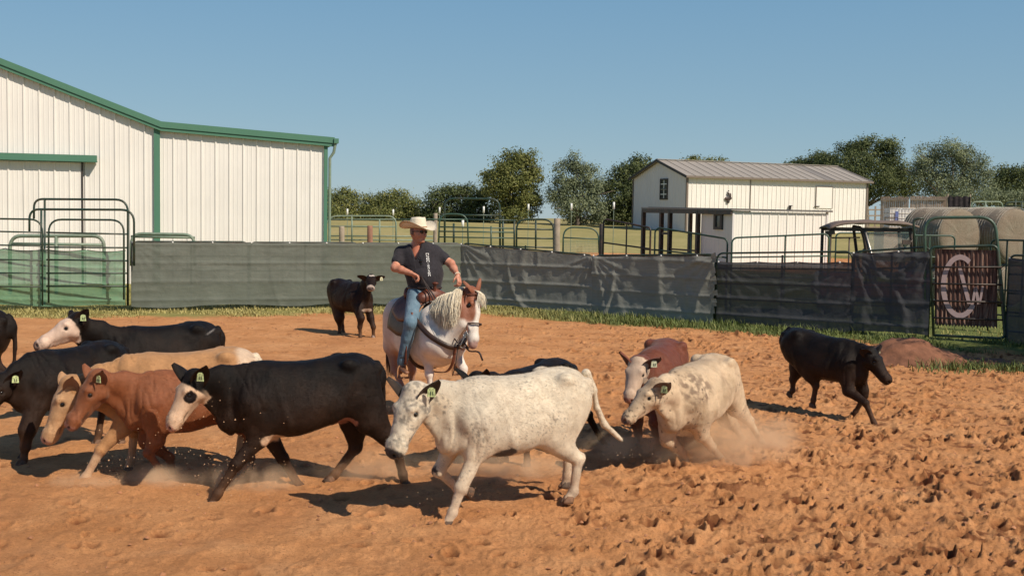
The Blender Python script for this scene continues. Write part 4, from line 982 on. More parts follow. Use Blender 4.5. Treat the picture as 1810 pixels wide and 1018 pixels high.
    hat=mesh_obj('cowboy_hat',V,F,M_felt,root,True)
    mb=MB(); mb.tube([hz+fdir*(.108*math.cos(a))+fs*(.100*math.sin(a))+up*.006 for a in np.linspace(0,6.284,40)],.006,5); mb.build('hat_band',M_tanleather,hat,True)
    # jeans, boots
    q=Sculpt(); q.cone(hip-up*.02,hip+up*.07,(.20,.15),(.185,.145),.04,up=cam_dir)
    feet=[]
    for g in(-1,1):
        hp=np.array([.0,.10*g,1.44]); kn=np.array([.33,.35*g,1.15]); an=np.array([.17,.375*g,.70])
        q.cone(hp,kn,(.125,.13),(.082,.088),.04); q.ball(kn,.078,.02); m=kn*.6+an*.4; q.cone(kn,m,.074,.072,.02); q.cone(m,an-up*.02,.070,.062,.02); feet.append((g,an))
        for k_ in range(4): a=an+up*(.02+.05*k_)+cam_dir*.07-rt*.05; q.cone(a,a+rt*.1+up*.015,.006,.006,.012,cut=True)
        for k_ in range(3): a=kn+up*(.03*k_)-np.array([.09,0,0]); q.cone(a+cam_dir*.04-rt*.06,a+cam_dir*.05+rt*.04,.008,.006,.015,cut=True)
    V,F=q.build(.011); jeans=mesh_obj('jeans',V,F,M_jean,root,True)
    for g,an in feet:
        q=Sculpt(); q.cone(an,an-up*.09,.048,.045,.02); q.cone(an-up*.10-np.array([.04,0,0]),an-up*.125+np.array([.16,.02*g,0]),(.036,.035),(.034,.022),.03); q.cone(an-up*.12-np.array([.05,0,0]),an-up*.15-np.array([.05,0,0]),.03,.03,.01)
        V,F=q.build(.010); mesh_obj('boot',V,F,M_boot,root,True)
    mb=MB(); mb.tube([hip+up*.045+rt*(.20*math.cos(a))+cam_dir*(.165*math.sin(a)) for a in np.linspace(0,6.284,40)],.014,5); mb.build('belt',M_dleather,jeans,True)
    mb=MB(); d=uv3(wL-eL); s1=uv3(np.cross(d,up)); s2=np.cross(s1,d); mb.tube([wL-d*.015+s1*(.034*math.cos(a))+s2*(.034*math.sin(a)) for a in np.linspace(0,6.284,16)],.007,5); mb.build('wristband',M_felt,root,True)
rider()
print('rider',time.time()-T0)
# ---------------- materials for the yard ----------------
M_pipe=simple('dark_green_pipe',(.018,.045,.032),.42,.25,9,.08,60,dirt=(.16,.10,.06),dirtamt=.45)
M_pipeg=simple('green_pipe',(.042,.095,.068),.42,.2,9,.08,60,dirt=(.16,.12,.08),dirtamt=.45)
M_pipeb=simple('rusty_black_pipe',(.028,.024,.022),.5,.3,9,.08,60,dirt=(.20,.08,.04),dirtamt=.6)
M_pipel=simple('weathered_pale_green_pipe',(.20,.27,.20),.5,.2,6,.05,60,dirt=(.28,.22,.16),dirtamt=.5)
M_wood=simple('weathered_post_wood',(.36,.29,.22),.9,.25,6,.5,40)
M_rwood=simple('reddish_post_wood',(.30,.15,.10),.9,.25,6,.5,40)
M_white=simple('white_insulator',(.8,.8,.76),.5,.05,bumps=0)
def steel_wall(name,col,seam=.0,axis=0):
    m,n,p=newmat(name); v=coords(n,'Object')
    c=ramp(n,noise(n,.6,5,.6,v),[(.3,tuple(q*.95 for q in col)),(.7,tuple(min(1,q*1.03) for q in col))])
    c=mix(n,ramp(n,noise(n,1.4,6,.75,coords(n,'Object',(3,3,.35))),[(.50,(0,0,0)),(.80,(.35,.35,.35))]),c,tuple(q*.72 for q in col))
    link(n,c,p.inputs['Base Color']); p.inputs['Roughness'].default_value=.5; p.inputs['Specular IOR Level'].default_value=.3
    bump(n,p,noise(n,1.1,3,.5,v),.12,.05); return m
M_ww=steel_wall('white_ribbed_steel',(.80,.765,.72)); M_cw=steel_wall('cream_ribbed_steel',(.85,.81,.745)); M_gw=steel_wall('shade_grey_steel',(.72,.68,.66))  # greyer steel: shade of the end walls put into their colour
M_gtrim=steel_wall('green_trim_steel',(.085,.205,.14)); M_roof=steel_wall('tan_roof_steel',(.36,.32,.275)); M_roofd=steel_wall('weathered_roof_steel',(.25,.225,.20)); M_dtrim=steel_wall('dark_trim_steel',(.06,.05,.045)); M_btrim=steel_wall('brown_trim_steel',(.20,.16,.13))
M_glass=simple('dark_window_glass',(.05,.06,.07),.08,.2,2,0,spec=.8)
class Wall:
    """vertical plane through the world point P0 running in the direction ang; a picture ray gives (s,z) on it"""
    def __init__(s,P0,ang): s.P0=Vector((P0.x,P0.y,0)); s.u=Vector((math.cos(ang),math.sin(ang),0)); s.n=Vector((-math.sin(ang),math.cos(ang),0)); s.ang=ang
    def sz(s,px,py): d=ray(px,py); t=(s.P0-CAM).dot(s.n)/d.dot(s.n); w=CAM+d*t; return (w-s.P0).dot(s.u),w.z
    def root(s,name,**k): return empty(name,s.P0,s.ang,**k)      # local: x along the wall, y away from the viewer, z up
def ribbed(name,s0,s1,zb,ztf,pitch,mat,parent,depth=.035,rib=.07,y=0,minor=True,axis='x',x=0,flip=1,z0f=None):
    """ribbed sheet; axis x: runs along s at local y; axis y: runs along y at local x"""
    pr=[]; k=math.floor(s0/pitch)
    a=k*pitch
    pr.append((s0,0))
    while a<s1:
        for o,d in ((0,0),(rib*.25,depth),(rib*.75,depth),(rib,0)):
            if s0<a+o<s1: pr.append((a+o,d))
        if minor:
            for f in (.36,.66):
                for o,d in((0,0),(.012,.008),(.03,.008),(.042,0)):
                    if s0<a+f*pitch+o<s1: pr.append((a+f*pitch+o,d))
        a+=pitch
    pr.append((s1,0)); V=[];F=[]
    for a,d in pr:
        zt=ztf(a); z_b=zb if z0f is None else z0f(a)
        for z in(z_b,zt): V.append((a,y-d*flip,z) if axis=='x' else (x-d*flip,a,z))
    for i in range(len(pr)-1): F.append((2*i,2*i+2,2*i+3,2*i+1))
    return mesh_obj(name,V,F,mat,parent)
# ---------------- large green-trimmed barn, left ----------------
def left_barn():
    W_=Wall(at(280,400,37.7),rad(17)); sz=W_.sz
    root=W_.root('steel_barn',label='big white steel barn with green trim and lean-to on the left',cat='barn')
    s_l,z_l=sz(0,107); s_c,z_c=sz(285,219); s_r,z_r=sz(590,247)
    sl=(z_c-z_l)/(s_c-s_l); s_ridge=s_l-7.0; z_ridge=z_l+sl*(s_ridge-s_l); s_far=s_ridge-16; 
    def roofz(s):
        if s<s_ridge: return z_ridge+sl*(s_ridge-s)*1
        if s<s_c: return z_l+sl*(s-s_l)
        return z_c+(z_r-z_c)*(s-s_c)/(s_r-s_c)
    s_w,_=sz(577,300); s_p0,_=sz(272,300); s_p1,_=sz(283,300)
    fas=.42; pitch=.46
    ribbed('wall',s_far,s_p0+.02,-.2,lambda s:roofz(s)-.18,pitch,M_ww,root)
    ribbed('lean_to_wall',s_p1-.02,s_w,-.2,lambda s:roofz(s)-.18,pitch*.985,M_ww,root)
    mb=MB(); mb.box(((s_p0+s_p1)/2,-.03,roofz(s_p0)/2-.3),(s_p1-s_p0,.12,roofz(s_p0)+.1)); mb.build('corner_trim',M_gtrim,root)
    mb=MB(); mb.box((s_w-.03,-.03,roofz(s_w)/2-.3),(.12,.14,roofz(s_w)+.1)); mb.build('corner_trim',M_gtrim,root)
    # roof planes and fascia
    def slab(name,a,za,b,zb,mat,y0,y1,th,m2=None):
        mb=MB(); mb.prism([(a,y0,za),(b,y0,zb),(b,y0,zb-th),(a,y0,za-th)],(0,y1-y0,0)); return mb.build(name,mat,root)
    for a,b in((s_far-.3,s_ridge),(s_ridge,s_c),(s_c,s_r)):
        slab('roof',a,roofz(a)+.05,b,roofz(b)+.05,M_roof,-.10,30,.06)
        for yy,th,nm in((-.34,.30,'fascia'),):
            slab(nm,a,roofz(a)+.06,b+(.0),roofz(b)+.06,M_gtrim,-.24,-.104,.20); slab('rake_trim',a,roofz(a)-.142,b,roofz(b)-.142,M_gtrim,-.20,-.06,.11)
    ribbed('side_wall',.1,30,-.2,lambda a:roofz(s_w)-.1,.9,M_ww,root,axis='y',x=s_w,flip=-1)
    mb=MB(); mb.box((s_r+.05,14.8,roofz(s_r)-.06),(.16,30.2,.16)); mb.build('gutter',M_gtrim,root)
    mb=MB(); d0=roofz(s_r)-.15; mb.tube([(s_r+.03,-.2,d0),(s_r-.02,-.16,d0-.3),(s_w+.10,-.12,d0-.5),(s_w+.10,-.12,-.1)],.05,8); mb.build('downspout',M_pipel,root)
    # sliding door with its green track cover
    a1,zt=sz(172,276); _,zb=sz(172,288); a0=s_far+4
    mb=MB(); mb.box(((a0+a1)/2,-.22,(zt+zb)/2),(a1-a0,.30,zt-zb)); mb.box(((a0+a1)/2,-.24,zb+.02),(a1-a0+.02,.36,.03)); mb.build('door_track',M_gtrim,root)
    ad,_=sz(146,350); d=empty('sliding_door',(0,0,0)); d.parent=root
    ribbed('door_panel',a0,ad,-.1,lambda s:zb-.02,pitch,M_ww,d,y=-.13)
    mb=MB(); mb.box((ad,-.10,zb/2),(.05,.12,zb)); mb.build('door_edge',M_dtrim,d)
    return W_
left_barn()
# ---------------- barn on the rise, right ----------------
def right_barn():
    c=at(1215,310,90); W_=Wall(c,rad(22)); sz=W_.sz; root=W_.root('steel_barn',label='white barn with tan roof on the rise at the right',cat='barn')
    ze=c.z; s1,_=sz(1533,323); g=Wall(c,rad(112)); wd,_=g.sz(1120,330); print('barn L',s1,'W',wd,'eave',ze)
    zr=ze+1.35; zb=.9
    ribbed('front_wall',0,s1,zb,lambda s:ze-.05,.42,M_cw,root,rib=.09,depth=.04)
    ribbed('end_wall',0,wd,zb,lambda a:ze+(zr-ze)*(1-abs(a-wd/2)/(wd/2))-.06,.42,M_gw,root,axis='y',x=0,flip=1,minor=False,depth=.02)
    ribbed('end_wall',0,wd,zb,lambda a:ze+(zr-ze)*(1-abs(a-wd/2)/(wd/2))-.06,.42,M_gw,root,axis='y',x=s1,flip=-1,minor=False)
    ribbed('back_wall',0,s1,zb,lambda s:ze-.05,.9,M_cw,root,y=wd,flip=-1)
    for k,(y0,y1) in enumerate(((-.35,wd/2),(wd+.35,wd/2))):
        z0=ze-.35*(zr-ze)/(wd/2); sc=(zr-z0)/(y1-y0)
        mb=MB(); a=-.3
        while a<s1+.3:      # roof sheets with standing ribs
            b=min(a+.9,s1+.3); dark=k==0 and s1*.72<a<s1*.80
            mb.prism([(a,y0,z0),(b-.06,y0,z0),(b-.06,y0,z0+.05),(a,y0,z0+.05)],(0,y1-y0,zr-z0),m=1 if dark else 0)
            mb.prism([(b-.058,y0-.002,z0),(b-.002,y0-.002,z0),(b-.002,y0-.002,z0+.085),(b-.058,y0-.002,z0+.085)],(0,y1-y0,zr-z0),m=1 if dark else 0); a=b
        mb.build('roof',None,root,mats=[M_roof,M_roofd])
    mb=MB(); mb.beam((-.3,wd/2,zr+.10),(s1+.3,wd/2,zr+.10),.35,.05); mb.build('ridge_cap',M_roof,root)
    mb=MB(); mb.beam((-.33,-.40,ze-.12),(s1+.33,-.40,ze-.12),.10,.16); mb.build('gutter',M_btrim,root)
    for s_ in(-.34,s1+.34):
        mb=MB(); mb.beam((s_,-.38,ze-.12),(s_,wd/2,zr+.0),.05,.20); mb.beam((s_,wd+.38,ze-.12),(s_,wd/2,zr+.0),.05,.20); mb.build('rake_trim',M_dtrim,root)
    for x,y in((0,0),(s1,0),(0,wd),(s1,wd)):
        mb=MB(); mb.box((x,y,(zb+ze)/2-.1),(.16,.16,ze-zb)); mb.build('corner_trim',M_btrim,root)
    # window in the end wall
    y0,z0=g.sz(1168,352); y1,z1=g.sz(1181,317); w=empty('window',(0,0,0)); w.parent=root; ym=(y0+y1)/2; zm=(z0+z1)/2; W2=abs(y1-y0); H2=z1-z0
    mb=MB()
    for a,b,c_,d in((0,1,1.2,.12),(0,-1,1.2,.12)): mb.box((-.05,ym,zm+b*H2/2),(.10,W2*1.12,.12))
    for b in(-1,1): mb.box((-.05,ym+b*W2/2,zm),(.104,.12,H2))
    mb.box((-.05,ym,zm),(.09,W2,.07)); mb.build('window_frame',M_dtrim,w)
    mb=MB()
    for b in(-.26,.26): mb.box((-.055,ym,zm+b*H2),(.05,W2,.07))
    mb.box((-.055,ym,zm),(.045,.06,H2)); mb.box((-.056,ym,zm),(.052,W2,.09)); mb.build('window_bars',M_white,w)
    mb=MB(); mb.box((-.02,ym,zm),(.03,W2,H2)); mb.build('pane',M_glass,w)
    # loft door, seam, ornament, lamp
    a0,z0=sz(1441,368); a1,z1=sz(1471,331); d=empty('hatch_door',(0,0,0)); d.parent=root
    mb=MB(); mb.box(((a0+a1)/2,-.06,(z0+z1)/2),(a1-a0,.04,z1-z0)); mb.build('door_leaf',M_cw,d)
    mb=MB()
    for a in(a0,a1): mb.box((a,-.06,(z0+z1)/2),(.06,.06,z1-z0+.06))
    mb.box(((a0+a1)/2,-.06,z1),(a1-a0,.064,.06)); mb.build('door_frame',M_btrim,d)
    mb=MB(); mb.box((a0+.1,-.12,z0+.15),(.5,.05,.06)); mb.build('latch',M_dtrim,d)
    a,_=sz(1326,340); mb=MB(); mb.box((a,-.05,(zb+ze)/2-.1),(.05,.06,ze-zb)); mb.build('wall_seam',M_btrim,root)
    a,z=sz(1286,351); mb=MB(); q=Sculpt()        # cut-metal ornament: a perched bird outline
    for dx,dz,r in((0,0,.24),(.12,.22,.16),(-.02,.42,.10),(-.2,-.02,.16),(.2,.02,.14),(.0,-.28,.14),(.0,.60,.07),(.18,.36,.09)): q.ball((dx,0,dz),(r,.07,r*.9),.04)
    v,f=q.build(.04); v=v+np.array([a,-.12,z]); o=mesh_obj('wall_ornament',v,f,M_pipeb,root,True)
    a,z=sz(1395,367); mb=MB(); mb.box((a,-.12,z),(.14,.16,.34)); mb.box((a,-.2,z+.15),(.2,.2,.06)); mb.build('wall_lamp',M_dtrim,root)
    a,z=sz(1296,372); 
right_barn()
# ---------------- small shed with porch ----------------
def shed():
    c=at(1296,371,50); W_=Wall(c,rad(20)); sz=W_.sz; root=W_.root('shed',label='small cream metal shed with an open dark porch in front of the white barn',cat='shed')
    ze=c.z; s1,_=sz(1462,374); g=Wall(c,rad(110)); wd,_=g.sz(1240,372); we,_=g.sz(1141,372); print('shed',s1,wd,we,ze)
    zb=.1
    ribbed('front_wall',0,s1,zb,lambda s:ze-.08,.46,M_cw,root,rib=.05); ribbed('back_wall',0,s1,zb,lambda s:ze-.08,.46,M_cw,root,y=wd,flip=-1)
    ribbed('end_wall',0,wd,zb,lambda s:ze-.08,.6,M_gw,root,axis='y',x=0,minor=False,depth=.01); ribbed('end_wall',0,wd,zb,lambda s:ze-.08,.6,M_gw,root,axis='y',x=s1,flip=-1)
    mb=MB(); a=-.18
    while a<s1+.15:
        b=min(a+.46,s1+.2); mb.prism([(a,-.16,ze-.03),(b-.05,-.16,ze-.03),(b-.05,-.16,ze+.02),(a,-.16,ze+.02)],(0,we+.3,.12)); mb.prism([(b-.048,-.163,ze-.035),(b-.002,-.163,ze-.035),(b-.002,-.163,ze+.05),(b-.048,-.163,ze+.05)],(0,we+.3,.12)); a=b
    mb.build('roof',M_roofd,root)
    mb=MB(); mb.beam((-.14,-.1,ze-.12),(-.14,we+.1,ze-.02),.08,.20); mb.beam((2.6,wd,ze-.12),(2.6,we+.1,ze-.02),.08,.20); mb.beam((-.1,we+.05,ze-.04),(2.6,we+.05,ze-.04),.08,.2); mb.build('porch_beam',M_pipeb,root)
    for x,y in((-.1,we),(-.1,(wd+we)/2),(-.1,(wd+we)/2+.9),(-.1,wd+.12),(2.6,we),(2.6,(wd+we)/2)):
        mb=MB(); mb.box((x,y,ze/2-.05),(.18,.18,ze)); mb.build('porch_post',M_pipeb,root)
    mb=MB(); mb.beam((-.1,(wd+we)/2,1.75),(-.1,(wd+we)/2+.9,1.75),.1,.12); mb.beam((-.1,wd,.55),(-.1,(wd+we)/2,.55),.06,.4); mb.beam((-.1,wd+.1,1.0),(-.1,(wd+we)/2,1.0),.05,.08); mb.beam((-.1,(wd+we)/2+.9,.9),(-.1,we,.9),.05,.08); mb.build('porch_rail',M_pipeb,root)
    y0,z0=g.sz(1278,406); y1,z1=g.sz(1264,377); w=empty('window',(0,0,0)); w.parent=root; ym=(y0+y1)/2; zm=(z0+z1)/2; W2=abs(y1-y0);H2=z1-z0
    mb=MB()
    for b in(-1,1): mb.box((-.04,ym,zm+b*H2*.42),(.08,W2,.16*H2)); mb.box((-.04,ym+b*W2*.38,zm),(.084,.24*W2,H2))
    mb.build('window_frame',M_dtrim,w); mb=MB(); mb.box((-.015,ym,zm),(.03,W2*.6,H2*.7)); mb.box((-.02,ym,zm),(.05,W2*.5,.04)); mb.build('pane',M_glass,w)
    for x in(0,s1): mb=MB(); mb.box((x,-.0,ze/2),(.09,.09,ze-.02)); mb.build('corner_trim',M_gw,root)
shed()
# ---------------- panels and gates of pipe ----------------
def panel(label,p0,p1,Y0,Y1,n,mat,up=(.5,),r=.021,round_=.18,low=.25,cat='panel',group=None,name='pipe_panel',legs=True,bot=None,rails=None):
    A=at(p0[0],p0[1],Y0); B_=at(p1[0],p1[1],Y1); g0=float(Zt(A.x,A.y)); g1=float(Zt(B_.x,B_.y)); O=Vector((A.x,A.y,g0)); d=Vector((B_.x-A.x,B_.y-A.y,0)); L=d.length; ang=math.atan2(d.y,d.x)
    root=empty(name,O,ang,label=label,cat=cat,group=group); za=A.z-g0; zb=B_.z-g0; dg=g1-g0
    top=lambda t: za+(zb-za)*t; gr=lambda t: dg*t
    c=round_; mb=MB(); pts=[(0,0,gr(0)+.02),(0,0,top(0)-c)]
    if c>0: pts+=[(c*(1-math.cos(a)),0,top(0)-c+c*math.sin(a)) for a in np.linspace(.2,1.57,6)]+[(L-c+c*math.sin(a),0,top(1)-c+c*math.cos(a)) for a in np.linspace(0,1.37,6)]
    else: pts+=[(0,0,top(0)),(L,0,top(1))]
    pts+=[(L,0,top(1)-c),(L,0,gr(1)+.02)]; mb.tube(pts,r,8); mb.build('frame',mat,root,True)
    for k in range(1,n):
        f=k/(n-1) if rails is None else rails[k-1]
        z0=top(0)*(1-f)+(gr(0)+low)*f; z1=top(1)*(1-f)+(gr(1)+low)*f; mb=MB(); mb.tube([(0,0,z0),(L,0,z1)],r*.85,8); mb.build('rail',mat,root,True)
    for u in up: mb=MB(); mb.box((L*u,0,(top(u)+gr(u)+low)/2),(.035,.02,top(u)-gr(u)-low)); mb.build('upright',mat,root)
    return root,L
# screens
def cloth_m(name,col,alpha=1.,var=.18,rough=.8,dirt=(.25,.2,.17)):
    m,n,p=newmat(name); v=coords(n,'Object'); c=ramp(n,noise(n,1.6,6,.65,v,.4),[(.25,tuple(q*(1-var) for q in col)),(.75,tuple(q*(1+var) for q in col))])
    c=mix(n,ramp(n,noise(n,2.3,8,.75,coords(n,'Object',(1,1,2.2)),.8),[(.52,(0,0,0)),(.72,(.30,.30,.30))]),c,dirt)
    c=mix(n,.5,c,ramp(n,noise(n,1,2,.5,coords(n,'Object',(2,2,90))),[(.35,(.8,.8,.8)),(.65,(1.15,1.15,1.15))]),'MULTIPLY')
    link(n,c,p.inputs['Base Color']); p.inputs['Roughness'].default_value=rough; p.inputs['Specular IOR Level'].default_value=.12; p.inputs['Alpha'].default_value=alpha
    bump(n,p,noise(n,300,2,.5,v),.3,.002,bump(n,p,noise(n,5,4,.6,v,1.),.4,.03)); return m
M_net=cloth_m('green_netting',(.15,.29,.18),.84,dirt=(.3,.32,.25)); M_grey=cloth_m('grey_green_shade_cloth',(.125,.14,.118),.97,dirt=(.24,.24,.21)); M_grey2=cloth_m('faded_grey_tarp',(.25,.255,.225),1,dirt=(.26,.25,.22)); M_blk=cloth_m('black_shade_cloth',(.070,.073,.080),.95,dirt=(.09,.09,.10))
def screen(name,label,A,B_,h0,h1,mat,seed,low=.06,lines=10,scal=.03,nr=4,amp=.045,vert=.8,group='screens hung on the arena fence',low1=None,see=None):
    """cloth hung on the arena side of a panel; A,B ground points"""
    r=random.Random(seed); d=Vector((B_.x-A.x,B_.y-A.y,0)); L=d.length; root_ang=math.atan2(d.y,d.x); nx=max(60,int(L/.035)); nz=52
    low1=low if low1 is None else low1
    s_,t_=np.meshgrid(np.linspace(0,1,nx),np.linspace(0,1,nz),indexing='ij'); H_=h0+(h1-h0)*s_
    top=H_-scal*np.abs(np.sin(s_*L*math.pi/.95))**.7 *(1) ; bot=low+(low1-low)*s_+.05*(fbm(s_*L,0*s_+seed,None,1.2,3)-.5)+.03*np.sin(s_*L*2.1+seed)
    z=bot+(top-bot)*t_; x=s_*L; D=.03+.03*(fbm(x,z*1.4+seed,None,1.1,4)-.5)+.012*(fbm(x,z+seed*3,None,5,3)-.5)
    for k in range(nr): D+= .022*np.exp(-((z-(.25+k*(h0-.3)/(nr-1)))/.035)**2)*(.5+.8*vn(x,z*0+k+seed,None,.8))
    for k in range(lines):
        cx=r.uniform(0,L); cz=r.uniform(.2,h0); a=(math.pi/2+r.uniform(-.5,.5)) if r.random()<vert else r.uniform(-.35,.35); ln=r.uniform(.3,.9); w=r.uniform(.045,.13); am=r.uniform(.4,1)*amp*.8*r.choice((1,1,-.6)); bend=r.uniform(-.5,.5)
        u=(x-cx)*math.cos(a)+(z-cz)*math.sin(a); v=-(x-cx)*math.sin(a)+(z-cz)*math.cos(a)-bend*u*u
        D+=am*np.exp(-(v/w)**2)*np.exp(-(u/ln)**4)
    for cx,cz,sg in((0,h0,1),(L,h1,-1)):      # pull folds running from the tied corners
        for k in range(4):
            a=-.35-.3*k; u=(x-cx)*sg*math.cos(a)+(z-cz)*math.sin(a); v=-(x-cx)*sg*math.sin(a)+(z-cz)*math.cos(a); D+=amp*.5*np.exp(-(v/(.02+.05*np.maximum(u,0)))**2)*sstep(.0,.15,u)*sstep(1.6,.5,u)
    D+= .05*sstep(.35,.0,t_)*(fbm(x,x*0+seed,None,1.5,3)-.2)
    V=np.stack([x,-np.maximum(D,-.0)-.028,z],-1).reshape(-1,3); i=np.arange(nx-1)[:,None]*nz+np.arange(nz-1)[None]; F=np.stack([i,i+nz,i+nz+1,i+1],-1).reshape(-1,4)
    root=empty(name,(A.x,A.y,0),root_ang,label=label,cat='fence screen',group=group)
    mesh_obj('cloth',V,F,mat,root,True)
    mb=MB(); mb.tube([(x_,-.03-.012,h0+(h1-h0)*x_/L-scal*abs(math.sin(x_*math.pi/.95))**.7-.003) for x_ in np.linspace(0,L,int(L/.06)+2)],.016,6); mb.build('hem',M_dleather,root,True)
    mb=MB()
    for k in range(int(L/.95)+1):
        x_=min(L-.02,.02+k*.95); zt=h0+(h1-h0)*x_/L; a,f=ico(.022,5,8); mb.add([tuple(v+np.array([x_,-.06,zt-.005])) for v in a],f)
    mb.build('tie',M_white,root,kind='stuff') if False else mb.build('ties',M_white,root)
    return root
FBG={k:Vector((v.x,v.y,0)) for k,v in FB.items()}
def lerpv(a,b,t): return a+(b-a)*t
def fpanel(label,A,B_,h0,h1,mat=None,n=5,**k):
    d=Vector((B_.x-A.x,B_.y-A.y,0)); L=d.length; root=empty('pipe_panel',(A.x,A.y,0),math.atan2(d.y,d.x),label=label,cat='panel',group='pipe panels round the arena'); mat=mat or M_pipe; c=.15
    mb=MB(); mb.tube([(.02,0,-.02),(.02,0,h0-c)]+[(.02+c*(1-math.cos(a)),0,h0-c+c*math.sin(a)) for a in np.linspace(.2,1.57,6)]+[(L-.02-c+c*math.sin(a),0,h1-c+c*math.cos(a)) for a in np.linspace(0,1.37,6)]+[(L-.02,0,h1-c),(L-.02,0,-.02)],.022,8); mb.build('frame',mat,root,True)
    for q in range(1,n):
        f=q/(n-1); mb=MB(); mb.tube([(.02,0,h0*(1-f)+.25*f),(L-.02,0,h1*(1-f)+.25*f)],.019,8); mb.build('rail',mat,root,True)
    mb=MB(); mb.box((L/2,0,(h0+.1)/2),(.04,.02,h0-.1)); mb.build('upright',mat,root)
    for x_ in(L*.16,L*.84): mb=MB(); mb.tube([(x_,0,.25),(x_,0,-.02)],.018,6); mb.build('foot',mat,root)
def arena_fence():
    P=FBG
    hm=[1.69,1.69,1.69,1.69]
    for i,t in enumerate(('behind the grey screen next to the green netting','behind the middle of the long grey screen','at the right end of the long grey screen behind the rider')):
        fpanel('dark green pipe panel '+t,lerpv(P['p1'],P['p2'],i/3),lerpv(P['p1'],P['p2'],(i+1)/3),1.68,1.69)
    screen('shade_cloth','long grey green screen behind the rider and the small black calf',P['p1'],P['p2'],1.67,1.69,M_grey,3,low=.10,lines=12,amp=.02,vert=.3,scal=.02)
    fpanel('dark pipe panel holding the creased grey screen right of the rider',P['p2'],P['p3'],1.69,1.50); screen('shade_cloth','creased grey screen with heavy folds right of the rider',P['p2'],P['p3'],1.68,1.49,M_grey2,11,lines=13,amp=.045,low=.08)
    fpanel('dark pipe panel holding the grey screen with a torn seam',P['p3'],P['p4'],1.50,1.62); screen('shade_cloth','creased grey screen with a torn right edge in the middle of the fence',P['p3'],P['p4'],1.49,1.60,M_grey2,23,lines=15,amp=.05,low=.03)
    m=lerpv(P['p4'],P['p5'],.66)
    fpanel('dark pipe panel behind the wide black screen',P['p4'],m,1.66,1.78); screen('shade_cloth','wide black screen in front of the small cream shed',P['p4']+Vector((.06,0,0)),m,1.46,1.56,M_blk,31,lines=7,amp=.025,vert=.4,low=.03)
    fpanel('dark pipe panel behind the black screen left of the gate',m,P['p5'],1.80,1.92); screen('shade_cloth','sagging black screen between the utility vehicle and the gate',m,P['p5'],1.76,1.86,M_blk,37,lines=12,amp=.05,low=.10,low1=.08)
    e=onground(2080,640); e=Vector((e.x,e.y,0)); fpanel('dark pipe panel right of the gate at the picture edge',P['p6'],e,1.80,1.82); screen('shade_cloth','black screen right of the gate at the picture edge',P['p6']+Vector((.05,0,0)),e,1.74,1.76,M_blk,41,lines=12,amp=.04,low=.03)
    # torn seam of the middle screens
    mb=MB(); A=P['p4']; r=random.Random(9)
    for k in range(16):
        z=.25+k*.085; w=r.uniform(.04,.16); a=Vector((A.x-.12+r.uniform(-.05,.05),A.y-.16,z)); mb.add([a,a+Vector((w,-.05-r.random()*.06,.02)),a+Vector((w*.8,-.07,.10+r.random()*.06)),a+Vector((.0,-.01,.11))],[(0,1,2,3)])
    tag(mb.build('torn_strip',M_grey2),'ragged torn strip of grey cloth hanging where the grey and black screens meet','cloth strip')
    # green netting on the left
    a=P['p0']; b=P['p1']
    t78=(at(78,500,27).x-a.x)/(b.x-a.x); c=lerpv(a,b,t78)
    h=1.47
    screen('shade_cloth','sheer green netting across the bow gate in front of the barn',a+Vector((0,-.02,0)),b+Vector((-.12,0,0)),h,h,M_net,51,low=.12,lines=14,amp=.03,vert=.1,scal=.05)
arena_fence()
def bow(label,pts,Y,r,mat,rails=(),ups=(),name='bow_gate',cat='gate',zfoot=0.0,group=None):
    """gate of bent pipe given by its outline at one distance"""
    W_=Wall(at(pts[0][0],pts[0][1],Y),rad(-2)); root=W_.root(name,label=label,cat=cat,group=group)
    q=[(*W_.sz(*p),) for p in pts]; mb=MB(); S_=[]
    for i,p in enumerate(q):        # round the corners
        if 0<i<len(q)-1:
            a=Vector(q[i-1]);b=Vector(p);c=Vector(q[i+1]); ra=min(.32,(a-b).length*.45,(c-b).length*.45); p0=b+(a-b).normalized()*ra; p1=b+(c-b).normalized()*ra
            S_+=[((1-t)**2*p0+2*t*(1-t)*b+t*t*p1) for t in np.linspace(0,1,7)]
        else: S_.append(Vector(p))
    mb.tube([(v[0],0,v[1]) for v in S_],r,8); mb.build('frame',mat,root,True)
    for x0,y0,x1,y1 in rails:
        a=W_.sz(x0,y0);b=W_.sz(x1,y1); mb=MB(); mb.tube([(a[0],0,a[1]),(b[0],0,b[1])],r*.85,8); mb.build('rail',mat,root,True)
    for x0,y0,x1,y1 in ups:
        a=W_.sz(x0,y0);b=W_.sz(x1,y1); mb=MB(); mb.tube([(a[0],0,a[1]),(b[0],0,b[1])],r,8); mb.build('upright',mat,root,True)
    return root,W_
YL=26.6
bow('tallest bow gate of bent green pipe in front of the barn door',[(60,387),(60,352),(226,353),(226,540)],YL+1.6,.028,M_pipe,ups=[(79,352,79,540)])
bow('second bow gate of bent green pipe, one step lower than the tallest',[(52,410),(52,370),(237,371),(237,470)],YL+.8,.028,M_pipe,ups=[(73,370,73,540)])
bow('low inner gate with rounded top behind the green netting',[(86,535),(86,388),(219,389),(219,530)],YL+.35,.024,M_pipe,rails=[(82,411,224,414),(82,437,224,438),(82,459,224,461),(82,483,224,483),(82,506,224,506)],ups=[])
bow('green pipe panel at the left edge behind the netting',[(-60,540),(-60,386),(75,388),(75,540)],YL+.35,.022,M_pipe,rails=[(-60,408,75,411),(-60,432,75,435),(-60,458,75,460),(-60,482,75,483),(-60,506,75,507)],name='pipe_panel',cat='panel')
bow('grey cattle rack standing between the green gates and the barn door',[(18,520),(18,417),(184,417),(184,520)],YL+4,.05,M_pipel,rails=[(18,431,184,433)],ups=[(100,417,100,520)],name='cattle_rack',cat='rack')
